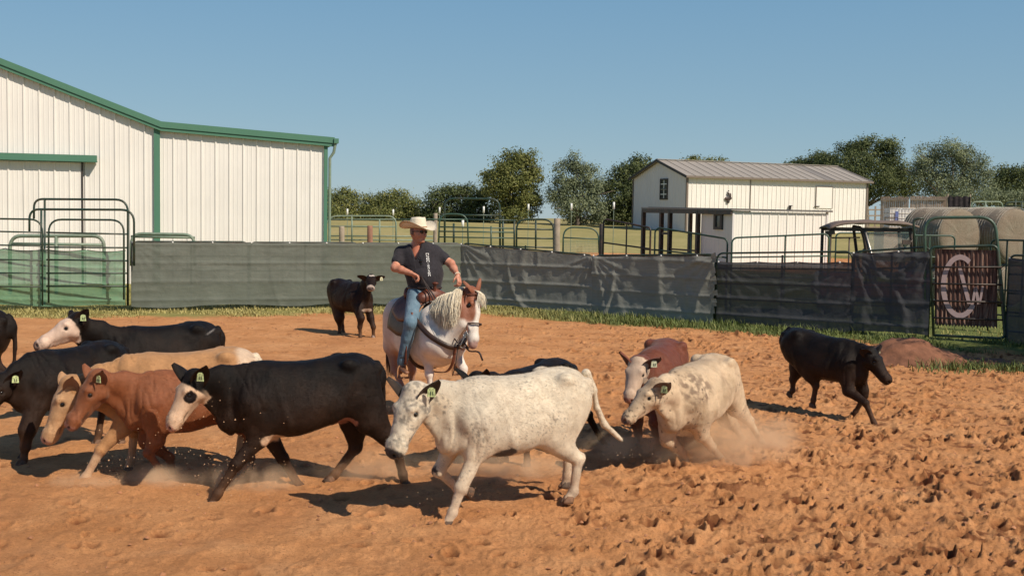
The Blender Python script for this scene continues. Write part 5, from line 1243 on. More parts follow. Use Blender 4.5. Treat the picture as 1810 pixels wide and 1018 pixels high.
bow('low grey rail frame against the foot of the barn wall right of the gates',[(232,470),(232,413),(344,415),(344,470)],YL+6,.045,M_pipel,rails=[(232,418,344,420)],name='cattle_rack',cat='rack')
# pens beyond the arena
PG='pipe pens beyond the arena'
bow('long pale green pen fence right of the big barn',[(560,440),(582,382),(700,382),(700,432)],40,.030,M_pipel,rails=[(582,388,765,388),(582,400,700,401),(582,417,765,418),(582,424,765,425)],ups=[(622,382,622,432),(671,388,671,432)],name='pen_fence',cat='fence')
bow('tall dark arched alley frame behind the rider',[(786,440),(786,351),(883,352),(884,440)],38,.035,M_pipe,rails=[(786,380,883,381)],ups=[(889,384,889,440),(802,395,802,440)],name='alley_frame',cat='gate frame')
bow('green pen gate beside the tall wooden post behind the rider',[(775,440),(777,378),(826,379),(828,440)],36,.026,M_pipeg,rails=[(700,388,828,388),(775,401,910,404),(775,409,910,411),(775,419,910,421)],ups=[(868,400,868,440)],name='pen_gate',cat='gate')
bow('dark pen panel left of the thick wooden post',[(913,445),(913,388),(978,388),(979,445)],34,.028,M_pipe,rails=[(827,388,913,390),(913,405,979,406),(913,421,979,422),(880,435,979,438)],ups=[(947,388,947,440),(909,388,909,445)],name='pipe_panel',cat='panel')
gr,gw=bow('small wire gate with rounded top right of the thick wooden post',[(995,446),(996,401),(1058,404),(1059,448)],32,.022,M_pipeg,rails=[(996,420,1058,423)],name='wire_gate',cat='gate')
mb=MB()
for k in range(26): s_=gw.sz(997+k*2.4,425); e_=gw.sz(997+k*2.4,450); mb.tube([(s_[0],0,s_[1]),(s_[0],0,e_[1])],.003,4)
for k in range(9): s_=gw.sz(997,425+k*2.8); e_=gw.sz(1059,426+k*2.8); mb.tube([(s_[0],0,s_[1]),(e_[0],0,e_[1])],.003,4)
mb.build('wire_mesh',M_pipel,gr)
panel('dark pen panel sloping down toward the shed porch',(1067,388),(1150,402),31,30,4,M_pipeb,(.5,),.026,.10,.5)
panel('dark pen panel in front of the shed porch',(1158,403),(1286,421),29.5,28.5,4,M_pipe,(.5,),.024,.14,.5)
panel('green pen panel in front of the cream shed wall',(1294,420),(1466,414),28.4,28.0,4,M_pipeg,(.55,),.022,.14,.5)
panel('dark pen panel seen through the cab of the utility vehicle',(1478,412),(1620,412),31,31,4,M_pipeg,(.4,.8),.022,.12,.5)
panel('green pipe panel in front of the hay bales seen over the gate',(1600,416),(1688,417),28.5,28.5,4,M_pipeg,(.5,),.022,.12,.5)
panel('dark pipe panel in front of the hay bales at the right edge',(1752,424),(1850,426),25.5,24.5,4,M_pipe,(.3,.6),.022,.12,.4)
def post(label,px,y0,Y,r,mat,sq=False):
    a=at(px,y0,Y); g=float(Zt(a.x,a.y)); mb=MB(); n=10; h=a.z-g; q=random.Random(px)
    mb.tube([(0,0,-.1)]+[(q.uniform(-.01,.01),q.uniform(-.01,.01),h*k/5) for k in range(1,5)]+[(0,0,h-.015),(0,0,h)],[r*1.05,r*1.03,r,r*.99,r*.97,r*.96,r*.85],n)
    tag(mb.build('wooden_post',mat,None,True),label,'post').location=(a.x,a.y,g)
post('pale weathered wooden post left of the reddish post by the big barn',604,400,39.5,.10,M_wood); post('reddish wooden post left of the rider hat',654,399,39.5,.10,M_rwood)
post('tall thin wooden post just right of the rider hat',770,377,37,.07,M_wood); post('thick weathered wooden post between the pens',985,386,33,.10,M_wood); post('dark rusty steel post between the wire gate and the sloping panel',1063,396,31.5,.06,M_pipeb)
# electric fence insulators on thin rods
for i,(px,py,Y) in enumerate(((614,375,70),(695,376,70),(777,372,70),(855,371,66),(934,367,64),(1010,366,62),(1085,364,60),(818,396,48))):
    a=at(px,py,Y); g=float(Zt(a.x,a.y)); rt=empty('fence_stake',(a.x,a.y,g),label=['thin stake with white insulator nearest the big barn','thin stake with white insulator left of the rider hat','thin stake with white insulator above the rider shoulder','thin stake with white insulator under the arched alley frame','thin stake with white insulator above the thick wooden post','thin stake with white insulator above the wire gate','thin stake with white insulator left of the white barn','short stake with white cap right of the rider'][i],cat='stake',group='white capped stakes across the pasture'); h=a.z-g
    mb=MB(); mb.tube([(0,0,-.1),(0,0,h)],.02,6); mb.build('stake',M_pipel,rt); mb=MB(); mb.tube([(0,0,h-.18),(0,0,h+.20)],.055,8); mb.build('insulator',M_white,rt,True)
# ---------------- gate with the monogram sign ----------------
def sign_gate():
    A=FBG['p5']; B_=FBG['p6']; d=B_-A; L=d.length; root=empty('sign_gate',(A.x,A.y,0),math.atan2(d.y,d.x),label='arched pipe gate with a rusty striped sign panel lettered C W',cat='gate')
    W_=Wall(A,math.atan2(d.y,d.x)); sz=W_.sz
    def tube(pts,r,name,mat=M_pipe,par=root,y=0,rnd=.3):
        q=[Vector(sz(*p)) for p in pts]; S_=[]
        for i,p in enumerate(q):
            if 0<i<len(q)-1:
                a=q[i-1];c=q[i+1]; ra=min(rnd,(a-p).length*.45,(c-p).length*.45); p0=p+(a-p).normalized()*ra;p1=p+(c-p).normalized()*ra; S_+=[((1-t)**2*p0+2*t*(1-t)*p+t*t*p1) for t in np.linspace(0,1,7)]
            else: S_.append(p)
        mb=MB(); mb.tube([(v[0],y,v[1]) for v in S_],r,8); return mb.build(name,mat,par,True)
    tube([(1637,600),(1634,385),(1758,384),(1782,620)],.032,'arch',M_pipeg); tube([(1618,460),(1616,387),(1634,386)],.025,'arch_brace',y=.5)
    lf=empty('gate_leaf',(0,0,0)); lf.parent=root
    tube([(1650,592),(1644,437),(1762,434),(1776,598),(1650,592)],.028,'leaf_frame',M_pipe,lf,y=-.05,rnd=.12)
    for y0,y1 in((472,472),(501,503),(531,534),(561,565)): tube([(1648,y0),(1771,y1)],.020,'leaf_rail',M_pipeb,lf,y=-.075)
    # corrugated sign sheet hung on the far side
    (a0,zt),(a1,_)=sz(1653,440),sz(1764,440); (_,zb)=sz(1700,576); m,n,p=newmat('rusty_striped_steel'); v=coords(n,'Object'); f=noise(n,3,5,.7,coords(n,'Object',(9,1,.5)),.6)
    c=ramp(n,f,[(.35,(.045,.018,.014)),(.5,(.12,.05,.035)),(.62,(.30,.20,.15))]); c=mix(n,ramp(n,noise(n,7,5,.7,v),[(.5,(0,0,0)),(.75,(.5,.5,.5))]),c,(.06,.025,.02)); link(n,c,p.inputs['Base Color']); p.inputs['Roughness'].default_value=.7; bump(n,p,f,.4,.01)
    V=[];F=[];N=140
    for i in range(N+1):
        t=i/N; x=a0+(a1-a0)*t; y=.012*math.cos(t*2*math.pi*14)-.01
        for k,z in enumerate((zb+.02*math.sin(i*.9),zb+.6,zt)): V.append((x+.10*(1-t)*0+.05*(1-k/2),y,z))
    for i in range(N):
        for k in(0,1): F.append((i*3+k,i*3+3+k,i*3+4+k,i*3+1+k))
    sg=mesh_obj('sign_sheet',V,F,m,lf,True); mb=MB(); M_let=simple('pale_pink_lettering',(.46,.34,.33),.7,.12,14,.1)
    def arc(cx,cy,rx,ry,a0_,a1_,w):
        n_=40; P=[]
        for i in range(n_+1):
            a=math.radians(a0_+(a1_-a0_)*i/n_); P.append((Vector(sz(cx+rx*math.cos(a),cy-ry*math.sin(a))),Vector(sz(cx+(rx-w)*math.cos(a),cy-(ry-w)*math.sin(a)))))
        for i in range(n_): 
            q=[P[i][0],P[i+1][0],P[i+1][1],P[i][1]]; mb.prism([(t[0],-.024,t[1]) for t in q],(0,-.004,0))
    arc(1697,506,34,56,56,322,9.0); mb.build('letter_c',M_let,sg)
    mb=MB()
    def bar(x0,y0,x1,y1,w):
        q=[sz(x0-w/2,y0),sz(x0+w/2,y0),sz(x1+w/2,y1),sz(x1-w/2,y1)]; mb.prism([(t[0],-.0243,t[1]) for t in q],(0,-.004,0))
    bar(1696,472,1713,537,7);  mb.build('letter_w_stroke',M_let,sg)
    mb=MB(); bar(1719,537,1724,507,4.5); mb.build('letter_w_stroke',M_let,sg); mb=MB(); bar(1724,507,1730,538,5.5); mb.build('letter_w_stroke',M_let,sg); mb=MB(); bar(1731,538,1737,506,4); mb.build('letter_w_stroke',M_let,sg); mb=MB(); bar(1713,537,1719,537,6) ; 
sign_gate()
print('structures',time.time()-T0)
# ---------------- trees ----------------
def leaf_mat(name,a,b,c3):
    m,n,p=newmat(name); at_=n.nodes.new('ShaderNodeAttribute'); at_.attribute_name='Col'
    c=ramp(n,at_.outputs['Fac'],[(.1,tuple(q*1.55 for q in a)),(.55,tuple(q*1.7 for q in b)),(1,tuple(q*1.85 for q in c3))]); link(n,c,p.inputs['Base Color']); p.inputs['Roughness'].default_value=.6; p.inputs['Specular IOR Level'].default_value=.25
    tr=n.nodes.new('ShaderNodeBsdfTranslucent'); link(n,c,tr.inputs[0]); ms=n.nodes.new('ShaderNodeMixShader'); ms.inputs[0].default_value=.25; out=n.nodes['Material Output']
    link(n,p.outputs[0],ms.inputs[1]); link(n,tr.outputs[0],ms.inputs[2]); link(n,ms.outputs[0],out.inputs[0]); return m
M_leaf_olive=leaf_mat('olive_oak_leaves',(.050,.062,.018),(.105,.115,.034),(.19,.18,.06)); M_leaf_dark=leaf_mat('dark_oak_leaves',(.030,.042,.016),(.062,.078,.028),(.12,.13,.05)); M_leaf_grey=leaf_mat('grey_green_leaves',(.060,.075,.042),(.12,.14,.08),(.20,.22,.12))
M_bark=simple('grey_bark',(.15,.12,.10),.95,.3,3,.6,12)
def tree(label,base,blobs,Y,mat,n,leaf=.25,seed=1,dens=1.,trunkr=.22,name='tree',group='trees behind the pasture',gap=.53):
    """blobs: (px,py,rx_px,ry_px) clumps of the crown"""
    n=int(n*2.5); leaf*=.75; r=np.random.default_rng(seed); rr=random.Random(seed); O=at(base[0],base[1],Y); g=float(Zt(O.x,O.y)); root=empty(name,(O.x,O.y,g),label=label,cat='tree',group=group); k=Y/2000
    Bs=[]
    for px,py,rx,ry in blobs:
        c=at(px,py,Y+rr.uniform(-2,2)*rx*k*.35); Bs.append((np.array([c.x-O.x,c.y-O.y,c.z-g]),np.array([rx*k*1.12,rx*k*.95,ry*k*1.15])))
    vol=np.array([b[1].prod() for b in Bs])**.7; cnt=(n*vol/vol.sum()).astype(int); C_=[];Q=[];NN=[]
    for (c,rd),m in zip(Bs,cnt):
        nc=max(6,int(m/42)); u=r.normal(size=(nc,3)); u/=np.linalg.norm(u,axis=1)[:,None]; cl=c+u*rd*(r.random((nc,1))**.38)      # twig clusters
        keep=fbm(cl[:,0]+seed,cl[:,1],cl[:,2],.9/max(.6,rd[0]*.35),2)>gap-.12; cl=cl[keep]
        if len(cl)==0: continue
        per=max(4,int(m/len(cl))); p=np.repeat(cl,per,axis=0)+r.normal(size=(len(cl)*per,3))*np.array([.40,.40,.28])*min(1.3,rd.mean()*.35+.35); NN.append(p-np.repeat(cl,per,axis=0)+np.array([0,0,.25])+(np.repeat(cl,per,axis=0)-c)*.25); C_.append(p); Q.append(np.repeat(r.random(len(cl)),per)*.55+r.random(len(cl)*per)*.45)
    P=np.concatenate(C_); q=np.concatenate(Q); N=len(P); nn=np.concatenate(NN); nn/=np.linalg.norm(nn,axis=1)[:,None]; nn+=r.normal(0,.45,(N,3)); a=np.cross(nn,r.normal(size=(N,3))); a/=np.linalg.norm(a,axis=1)[:,None]; b=np.cross(a,nn); b/=np.linalg.norm(b,axis=1)[:,None]; s_=leaf*(.6+.8*r.random((N,1)))
    V=np.stack([P-a*s_*.5,P+b*s_*.3,P+a*s_*.5,P-b*s_*.3],1).reshape(-1,3); F=np.arange(N*4).reshape(-1,4); col=np.repeat(q,4)[:,None]*np.ones((1,3))
    mesh_obj('crown',V,F,mat,root,col=col)
    mb=MB(); top=np.mean([b_[0] for b_ in Bs],axis=0); fork=np.array([top[0]*.15,0,top[2]*.35])
    mb.tube(spl([(0,0,-.4),(rr.uniform(-.15,.15),0,top[2]*.15),fork],6),list(np.linspace(trunkr*1.2,trunkr*.8,6)),9)
    for c,rd in Bs:
        e=c+np.array([0,0,-rd[2]*.2]); m_=fork*.5+e*.5+np.array([rr.uniform(-.4,.4),0,rr.uniform(-.3,.5)]); mb.tube(spl([fork,m_,e],7),list(np.linspace(trunkr*.5,.03,7)),6)
        for j in range(4):
            u=np.array([rr.gauss(0,1),rr.gauss(0,1),rr.gauss(0,.8)]); mb.tube([e*.8+m_*.2,e+u*rd*.35,e+u*rd*.6],[.05,.03,.01],5)
    mb.build('trunk',M_bark,root,True)
def trees():
    T=tree
    T('round olive green tree nearest the big barn',(600,396),[(575,358,30,22),(607,352,26,16),(630,362,26,18),(590,376,38,16),(640,380,30,16),(600,388,44,10),(570,384,24,14)],112,M_leaf_olive,7000,seed=1)
    T('olive green tree between the big barn tree and the rider',(695,396),[(665,362,24,18),(697,356,32,16),(722,366,26,16),(680,380,34,14),(735,382,26,14),(700,388,50,10)],112,M_leaf_olive,7000,seed=2)
    T('spreading dark oak directly above the rider hat',(800,394),[(772,352,24,16),(800,345,26,18),(834,352,28,20),(770,376,26,16),(812,374,36,18),(846,340,20,18),(852,375,24,16),(780,388,40,10),(840,388,36,10)],108,M_leaf_dark,8500,seed=3)
    T('tallest oak of the line right of the rider',(903,392),[(898,290,24,20),(925,286,24,18),(940,312,20,24),(905,318,34,22),(880,332,28,18),(925,344,30,22),(895,362,28,18),(937,365,20,16),(870,310,14,12),(905,380,30,12)],104,M_leaf_olive,10500,seed=4)
    T('pointed grey green tree in the gap between two oaks',(1020,392),[(1018,290,16,20),(1002,310,24,24),(1036,314,24,24),(985,340,20,20),(1020,345,36,26),(1056,340,20,20),(1000,366,24,14),(1040,370,28,14),(1030,384,34,10)],102,M_leaf_grey,8500,seed=5,leaf=.22,gap=.56)
    T('dark tree close to the left side of the white barn',(1098,394),[(1128,292,26,16),(1105,312,26,20),(1075,330,18,18),(1100,345,32,24),(1130,330,26,26),(1085,370,28,16),(1118,375,24,16),(1090,386,40,10)],106,M_leaf_dark,9000,seed=6)
    T('small treetop peeping over the white barn roof',(1240,380),[(1236,284,14,6),(1225,296,26,14),(1262,296,26,14)],125,M_leaf_olive,2500,seed=7)
    T('low dark treetops over the right half of the barn roof',(1400,380),[(1395,296,12,8),(1420,296,22,14),(1452,288,26,18)],125,M_leaf_dark,4000,seed=8)
    T('big dense dark live oak behind the right end of the white barn',(1530,378),[(1530,262,32,20),(1500,270,24,18),(1565,268,30,20),(1472,292,30,16),(1520,300,50,26),(1580,296,32,24),(1600,322,34,26),(1545,328,50,20),(1490,318,40,18)],112,M_leaf_dark,15000,seed=9,trunkr=.35)
    T('tall sparse grey oak behind the picket fence',(1672,378),[(1640,274,26,18),(1680,266,30,18),(1712,282,30,18),(1738,300,20,18),(1650,300,36,22),(1700,308,40,22),(1665,328,44,18),(1722,330,34,18),(1622,300,18,20)],104,M_leaf_grey,10500,seed=10,leaf=.2,gap=.56,trunkr=.3)
    T('dark green tree at the right edge of the picture',(1795,378),[(1795,308,28,16),(1775,320,22,16),(1825,312,30,20),(1800,335,40,18),(1768,342,22,14),(1800,352,44,14)],112,M_leaf_dark,7000,seed=11)
    T('low scrubby bush mass behind the pickets at the right edge',(1760,380),[(1730,350,36,12),(1780,352,36,12),(1820,354,30,12),(1690,346,26,10)],92,M_leaf_grey,4500,seed=12,leaf=.18,name='bush')
trees()
tree('unseen leafy tree added beyond the right edge for its shade',(2450,560),[(0,0,1,1)],17,M_leaf_dark,10,seed=20) if False else None
def added_shade_tree():
    # unseen tree added right of the frame to shade the gate corner
    O=Vector((12.9,17.4,0)); k=2000/17.4; px=lambda X,Z:(905+k*X,385-k*(Z-2.4)+.0157*k*X)
    a=[px(12.9+dx,z) for dx,z in((0,4.6),(-1.2,4.3),(1.2,4.4),(.3,5.7),(-.7,5.3),(1.0,5.2),(0,3.9))]
    tree('unseen leafy dark tree added beyond the right edge to darken the gate corner',px(12.9,0),[(p[0],p[1],k*1.15,k*.8) for p in a],17.4,M_leaf_dark,9000,leaf=.16,seed=21,group='added shade tree')
added_shade_tree()
print('trees',time.time()-T0)
# ---------------- picket fence, tote, hay ----------------
M_picket=simple('weathered_picket_wood',(.42,.31,.23),.9,.3,5,.4,30,dirt=(.2,.13,.1),dirtamt=.5)
def pickets(label,x0,x1,yt,yb,Y,Y1,parent=None):
    a=at(x0,yt,Y); b=at(x1,yt,Y1); d=Vector((b.x-a.x,b.y-a.y,0)); L=d.length; g=min(float(Zt(a.x,a.y)),at(x0,yb,Y).z); root=empty('picket_fence',(a.x,a.y,g),math.atan2(d.y,d.x),label=label,cat='fence'); h=a.z-g; r=random.Random(x0); mb=MB(); x=0
    while x<L: w=r.uniform(.10,.15); mb.box((x+w/2,r.uniform(-.01,.01),h/2+r.uniform(-.05,.04)),(w-.012,.02,h)); x+=w
    mb.build('pickets',M_picket,root); mb=MB(); mb.beam((0,-.05,h*.93),(L,-.05,h*.93),.05,.10); mb.build('top_rail',M_wood,root); mb=MB(); mb.beam((0,-.05,h*.25),(L,-.05,h*.25),.05,.10); mb.build('bottom_rail',M_wood,root)
pickets('weathered picket fence section next to the white barn',1557,1606,348,385,80,79); pickets('weathered picket fence section left of the dark panel',1609,1671,347,384,78,77)
pb=at(1535,350,82); mb=MB()
rt=empty('rail_fence',(pb.x,pb.y,float(Zt(pb.x,pb.y))),label='old pale rail fence between the barn corner and the pickets',cat='fence')
for k in range(5): mb=MB(); mb.beam((0,0,.5+k*.42),(1.3,0,.5+k*.42+.03),.05,.10); mb.build('rail',M_wood,rt)
for x in(0,.55,1.25): mb=MB(); mb.box((x,.04,1.2),(.10,.1,2.5)); mb.build('post',M_wood,rt)
a=at(1676,347,76); b=at(1714,385,76); M_tarp=cloth_m('dark_tarp',(.03,.026,.03),1)
mb=MB(); w=b.x-a.x; h=a.z-float(Zt(a.x,a.y)); V=[];F=[]
for i in range(21):
    for j in range(9): V.append((w*i/20,.05*math.sin(i*1.3+j*.4)+.02*math.cos(j*1.9+i),h*(j/8)+.04*math.sin(i*.9)*(j/8)))
for i in range(20):
    for j in range(8): F.append((i*9+j,(i+1)*9+j,(i+1)*9+j+1,i*9+j+1))
rt=empty('tarp_panel',(a.x,a.y,float(Zt(a.x,a.y))),label='dark tarp stretched between posts right of the picket fence',cat='tarp'); mesh_obj('tarp',V,F,M_tarp,rt,True)
for x in(0,w): mb=MB(); mb.tube([(x,.08,-.1),(x,.08,h+.15)],.06,8); mb.build('post',M_wood,rt)
bow('pale pipe pen far behind the hay bales',[(1716,390),(1717,357),(1772,357),(1772,390)],72,.05,M_pipel,rails=[(1717,366,1772,367),(1717,375,1772,376)],ups=[(1742,357,1742,390)],name='far_pen',cat='pen')
bow('dark far pen at the right edge behind the hay bales',[(1776,390),(1777,358),(1840,356),(1842,390)],74,.05,M_pipe,rails=[(1777,364,1840,364),(1777,371,1840,371),(1777,379,1840,378)],ups=[(1795,352,1795,390),(1806,356,1806,390)],name='far_pen',cat='pen')
def tote():
    a=at(1567,368,62); b=at(1612,384,62); g=float(Zt(a.x,a.y)); w=b.x-a.x; root=empty('liquid_tote',(a.x+w/2,a.y,0),.0,label='white plastic tote in a wire cage left of the hay bales',cat='tote'); zt=a.z-.0; zb=zt-1.05
    q=Sculpt(); q.ball((0,0,0),.1,.01); mb=MB(); mb.box((0,0,(zt+zb)/2),(w*.96,1.0,zt-zb-.06)); mb.box((0,0,zt-.02),(.3,.3,.05)); o=mb.build('tank',simple('white_plastic',(.72,.72,.70),.5,.1,3,.1),root); bv=o.modifiers.new('b','BEVEL'); bv.width=.06; bv.segments=3
    mb=MB()
    for k in range(9): x=-w/2+w*k/8; mb.tube([(x,-.54,zb-.05),(x,-.54,zt)],.012,5); mb.tube([(x,.54,zb-.05),(x,.54,zt)],.012,5)
    for k in range(5): z=zb+(zt-zb)*k/4; mb.tube([(-w/2,-.54,z),(w/2,-.54,z),(w/2,.54,z),(-w/2,.54,z),(-w/2,-.54,z)],.014,5)
    mb.build('cage',M_steel,root); mb=MB(); mb.box((-w*.22,-.56,(zt+zb)/2+.1),(w*.12,.012,.5)); mb.build('blue_label',simple('blue_label_paint',(.12,.16,.38),.6),root)
    mb=MB(); 
    for k in range(3): mb.box((-w/2+.1+k*(w/2-.1),0,zb-.10),(.12,1.1,.10))
    mb.box((0,0,zb-.03),(w,1.1,.04)); mb.build('pallet',M_wood,root)
    mb=MB(); g=float(Zt(a.x,a.y)); mb.box((0,0,(g+zb-.15)/2),(w*1.5,1.6,max(.1,zb-.15-g)-.01)); tag(mb.build('timber_platform',M_picket),'low timber platform carrying the white tote','platform').location=(a.x+w/2,a.y,0)
tote()
def hay_mat():
    m,n,p=newmat('net_wrapped_hay'); v=coords(n,'Object'); f=noise(n,30,6,.75,coords(n,'Object',(1,.25,1)),.3)
    c=ramp(n,f,[(.3,(.16,.12,.085)),(.6,(.28,.215,.155)),(.8,(.38,.31,.23))]); c=mix(n,ramp(n,noise(n,2,5,.7,v),[(.4,(0,0,0)),(.7,(.6,.6,.6))]),c,(.27,.25,.19)); link(n,c,p.inputs['Base Color']); p.inputs['Roughness'].default_value=.95; bump(n,p,f,.8,.04); return m
M_hay=hay_mat(); M_twine=simple('hay_netting',(.45,.42,.36),.8)
def bale(label,px,py,Y,R,Lb,ang,z=None):
    c=at(px,py,Y); q=empty('round_bale',(c.x,c.y,c.z-R if z is None else z),ang,label=label,cat='hay bale',group='round hay bales stacked beyond the gate'); n=64; rings=14; V=[];F=[]
    def rr(a,k): return R*(1+.02*math.sin(a*3+k)+.012*(random.random()-.5))
    prof=[(0,.0),(0,.35),(-.01,.7),(.0,.93)]
    st=[(-.0,.30),(-.02,.65),(.0,.90),(.05,1.0)]+[(Lb*k/8,1.0) for k in range(1,8)]+[(Lb-.05,1.0),(Lb,.9),(Lb+.02,.65),(Lb,.3)]
    for y,f in st:
        for i in range(n): a=2*math.pi*i/n; w=rr(a,y)*f*(1-.02*math.cos(y*9)); V.append((w*math.cos(a),y+random.uniform(-.012,.012),R+w*math.sin(a)*.96-.0))
    for k in range(len(st)-1):
        for i in range(n): F.append((k*n+i,k*n+(i+1)%n,(k+1)*n+(i+1)%n,(k+1)*n+i))
    V+= [(0,0,R),(0,Lb,R)]; F+=[(len(V)-2,(i+1)%n,i) for i in range(n)]+[(len(V)-1,(len(st)-1)*n+i,(len(st)-1)*n+(i+1)%n) for i in range(n)]
    mesh_obj('hay_roll',V,F,M_hay,q,True)
    mb=MB()
    for k in range(16): y=Lb*(k+.5)/16; mb.tube([((R+.012)*math.cos(a),y,R+(R+.012)*math.sin(a)*.965) for a in np.linspace(0,6.284,36)],.006,4)
    mb.build('net_wrap',M_twine,q)
    return q
BA=rad(28)
for lb,px,py,Y in(('round hay bale with its end showing just above the gate sign',1698,418,33),('round hay bale at the right edge, its end half out of the frame',1797,417,33.5),('round hay bale further back showing between the two front ones',1760,411,38.5),('weathered grey round bale at the left end of the upper row',1684,416,37.8)):
    bale(lb,px,py,Y,.86,1.5,BA)
for lb,px,Y in(('bottom row hay bale under the one above the gate sign',1690,33),('bottom row hay bale under the one at the right edge',1795,33.5),('bottom row hay bale farther back below the middle gap',1755,38.5),('bottom row hay bale under the weathered grey one',1682,37.8)):
    c=at(px,420,Y); up_=at(px,420,Y).z
    b_=bale(lb,px,420,Y,.62,1.5,BA,z=0.0)
# ---------------- utility vehicle ----------------
def utv():
    Y=28.2; W_=Wall(at(1545,420,Y),rad(-6)); sz=W_.sz; root=W_.root('utility_vehicle',label='dusty side by side utility vehicle with a soft roof parked behind the black screen',cat='utility vehicle')
    M_dk=simple('dusty_black_plastic',(.05,.035,.03),.6,.3,5,.2,30,dirt=(.28,.2,.15),dirtamt=.6); M_rf=simple('dusty_vinyl_roof',(.17,.12,.095),.75,.3,3,.3,20,dirt=(.34,.26,.2),dirtamt=.7); M_rd=simple('dusty_red_paint',(.16,.03,.025),.4,.2,4,.1,dirt=(.28,.2,.15),dirtamt=.5)
    m,n,p=newmat('dusty_windshield'); p.inputs['Base Color'].default_value=(.42,.42,.36,1); p.inputs['Roughness'].default_value=.25; p.inputs['Alpha'].default_value=.42
    sL,zt=sz(1464,395); sR,_=sz(1622,395); zt+=.10
    V=[];F=[];nx=26;ny=12; DY=1.55
    for side in(0,1):
        for i in range(nx):
            for j in range(ny):
                u=i/(nx-1); v=j/(ny-1); z=zt-.16*(2*u-1)**4*(1 if u<.5 else .5)-.05*(2*v-1)**2+.02*math.sin(u*17)*math.sin(v*5)-.05*side; V.append((sL+(sR-sL)*u,-.2+DY*v,z))
    o=nx*ny
    for i in range(nx-1):
        for j in range(ny-1): q=(i*ny+j,(i+1)*ny+j,(i+1)*ny+j+1,i*ny+j+1); F+=[q,tuple(k+o for k in q[::-1])]
    for i in range(nx-1): F+=[(i*ny,i*ny+o,(i+1)*ny+o,(i+1)*ny),(i*ny+ny-1,(i+1)*ny+ny-1,(i+1)*ny+ny-1+o,i*ny+ny-1+o)]
    for j in range(ny-1): F+=[(j,j+1,j+1+o,j+o),((nx-1)*ny+j,(nx-1)*ny+j+o,(nx-1)*ny+j+1+o,(nx-1)*ny+j+1)]
    mesh_obj('roof',V,F,M_rf,root,True)
    zf=zt-.18
    sA=sL+.06; sB,_=sz(1528,420); sC=sR-.08; zw,_=0.9,0
    for nm,pts,r in (('roll_cage_post',[(sA,0,.7),(sA,0,zf-.15),(sA+.12,0,zf)],.04),('roll_cage_post',[(sB+.25,0,.7),(sB+.1,0,1.5),(sB-.05,0,zf-.1),(sB-.3,0,zf)],.055),('roll_cage_post',[(sC+.05,0,.7),(sC,0,1.6),(sC-.1,0,zf)],.045),('roll_cage_post',[(sA,1.2,.7),(sA,1.2,zf)],.04),('roll_cage_post',[(sB+.2,1.2,.7),(sB-.05,1.2,zf)],.04),('roll_cage_post',[(sC+.05,1.2,.7),(sC-.1,1.2,zf)],.04)):
        mb=MB(); mb.tube(spl(pts,10),r,8); mb.build(nm,M_dk,root,True)
    mb=MB(); mb.beam((sA,0,zf-.06),(sC,0,zf-.06),.06,.09); mb.beam((sA,1.2,zf-.06),(sC,1.2,zf-.06),.06,.09); mb.beam((sA-.12,0,zf-.16),(sA+.1,0,zf-.14),.14,.10); mb.build('roof_rail',M_dk,root)
    mb=MB(); mb.tube([(sA,.05,zf-.28),(sB-.1,.05,zf-.26)],.02,6); mb.tube([((sA+sB)/2+.06,.05,.8),((sA+sB)/2+.06,.05,zf-.26)],.02,6); mb.tube([((sA+sB)/2+.5,.05,.8),((sA+sB)/2+.5,.05,zf-.26)],.018,6); mb.build('bed_guard',M_dk,root,True)
    mb=MB(); mb.prism([(sB+.12,-.03,1.45),(sC-.05,-.03,1.45),(sC-.13,-.03,zf-.12),(sB+.02,-.03,zf-.12)],(0,.02,0)); mb.build('windshield',m,root)
    mb=MB(); mb.tube([(sB+.0,-.05,zf-.1),(sB+.28,-.05,1.3),(sB+.3,-.05,.9)],.028,8); mb.build('windshield_frame',M_steel,root,True)
    # body, hood, seats, wheels
    q=Sculpt(); 
    mb=MB(); mb.box(((sA+sC)/2,.6,.72),(sC-sA+.5,1.4,.34)); mb.box((sB-.5,.6,1.0),(1.0,1.35,.30)); mb.box((sC+.15,.6,1.02),(.7,1.3,.30)); b_=mb.build('body',M_rd,root); bv=b_.modifiers.new('b','BEVEL'); bv.width=.07; bv.segments=3
    for y in(.28,.92): 
        mb=MB(); mb.box((sB+.45,y,1.15),(.5,.5,.16)); mb.box((sB+.25,y,1.48),(.14,.5,.55)); s_=mb.build('seat',M_dk,root); bv=s_.modifiers.new('b','BEVEL'); bv.width=.05; bv.segments=3
    mb=MB(); c0=Vector((sC-.3,.28,1.52)); mb.tube([c0+Vector((.06*math.cos(a),.17*math.sin(a),.15*math.cos(a))) for a in np.linspace(0,6.284,24)],.016,6); mb.tube([c0,c0+Vector((.25,0,-.25))],.02,6); mb.build('steering_wheel',M_dk,root,True)
    mb=MB(); a=sz(1600,428); mb.box((a[0],-.12,a[1]),(.20,.08,.11)); mb.tube([(a[0]+.1,-.1,a[1]),(sC,-.02,a[1]+.08)],.014,5); mb.build('side_mirror',M_dk,root)
    for x in(sA+.25,sC-.05):
        for y in(-.05,1.2):
            mb=MB(); R=.34; pr=[(-.12,R*.55),(-.13,R*.85),(-.09,R),(.09,R),(.13,R*.85),(.12,R*.55)]; n=28; V=[];F=[]
            for i in range(n):
                t=2*math.pi*i/n
                for a,rr_ in pr: V.append((x+rr_*math.cos(t),y+a,R+rr_*math.sin(t)*(1.0)))
            for i in range(n):
                for k in range(5): F.append((i*6+k,((i+1)%n)*6+k,((i+1)%n)*6+k+1,i*6+k+1))
            wv=mesh_obj('wheel',V,F,M_dk,root,True); mb=MB(); mb.tube([(x,y-.08,R),(x,y+.08,R)],R*.58,20); mb.build('rim',M_steel,wv)
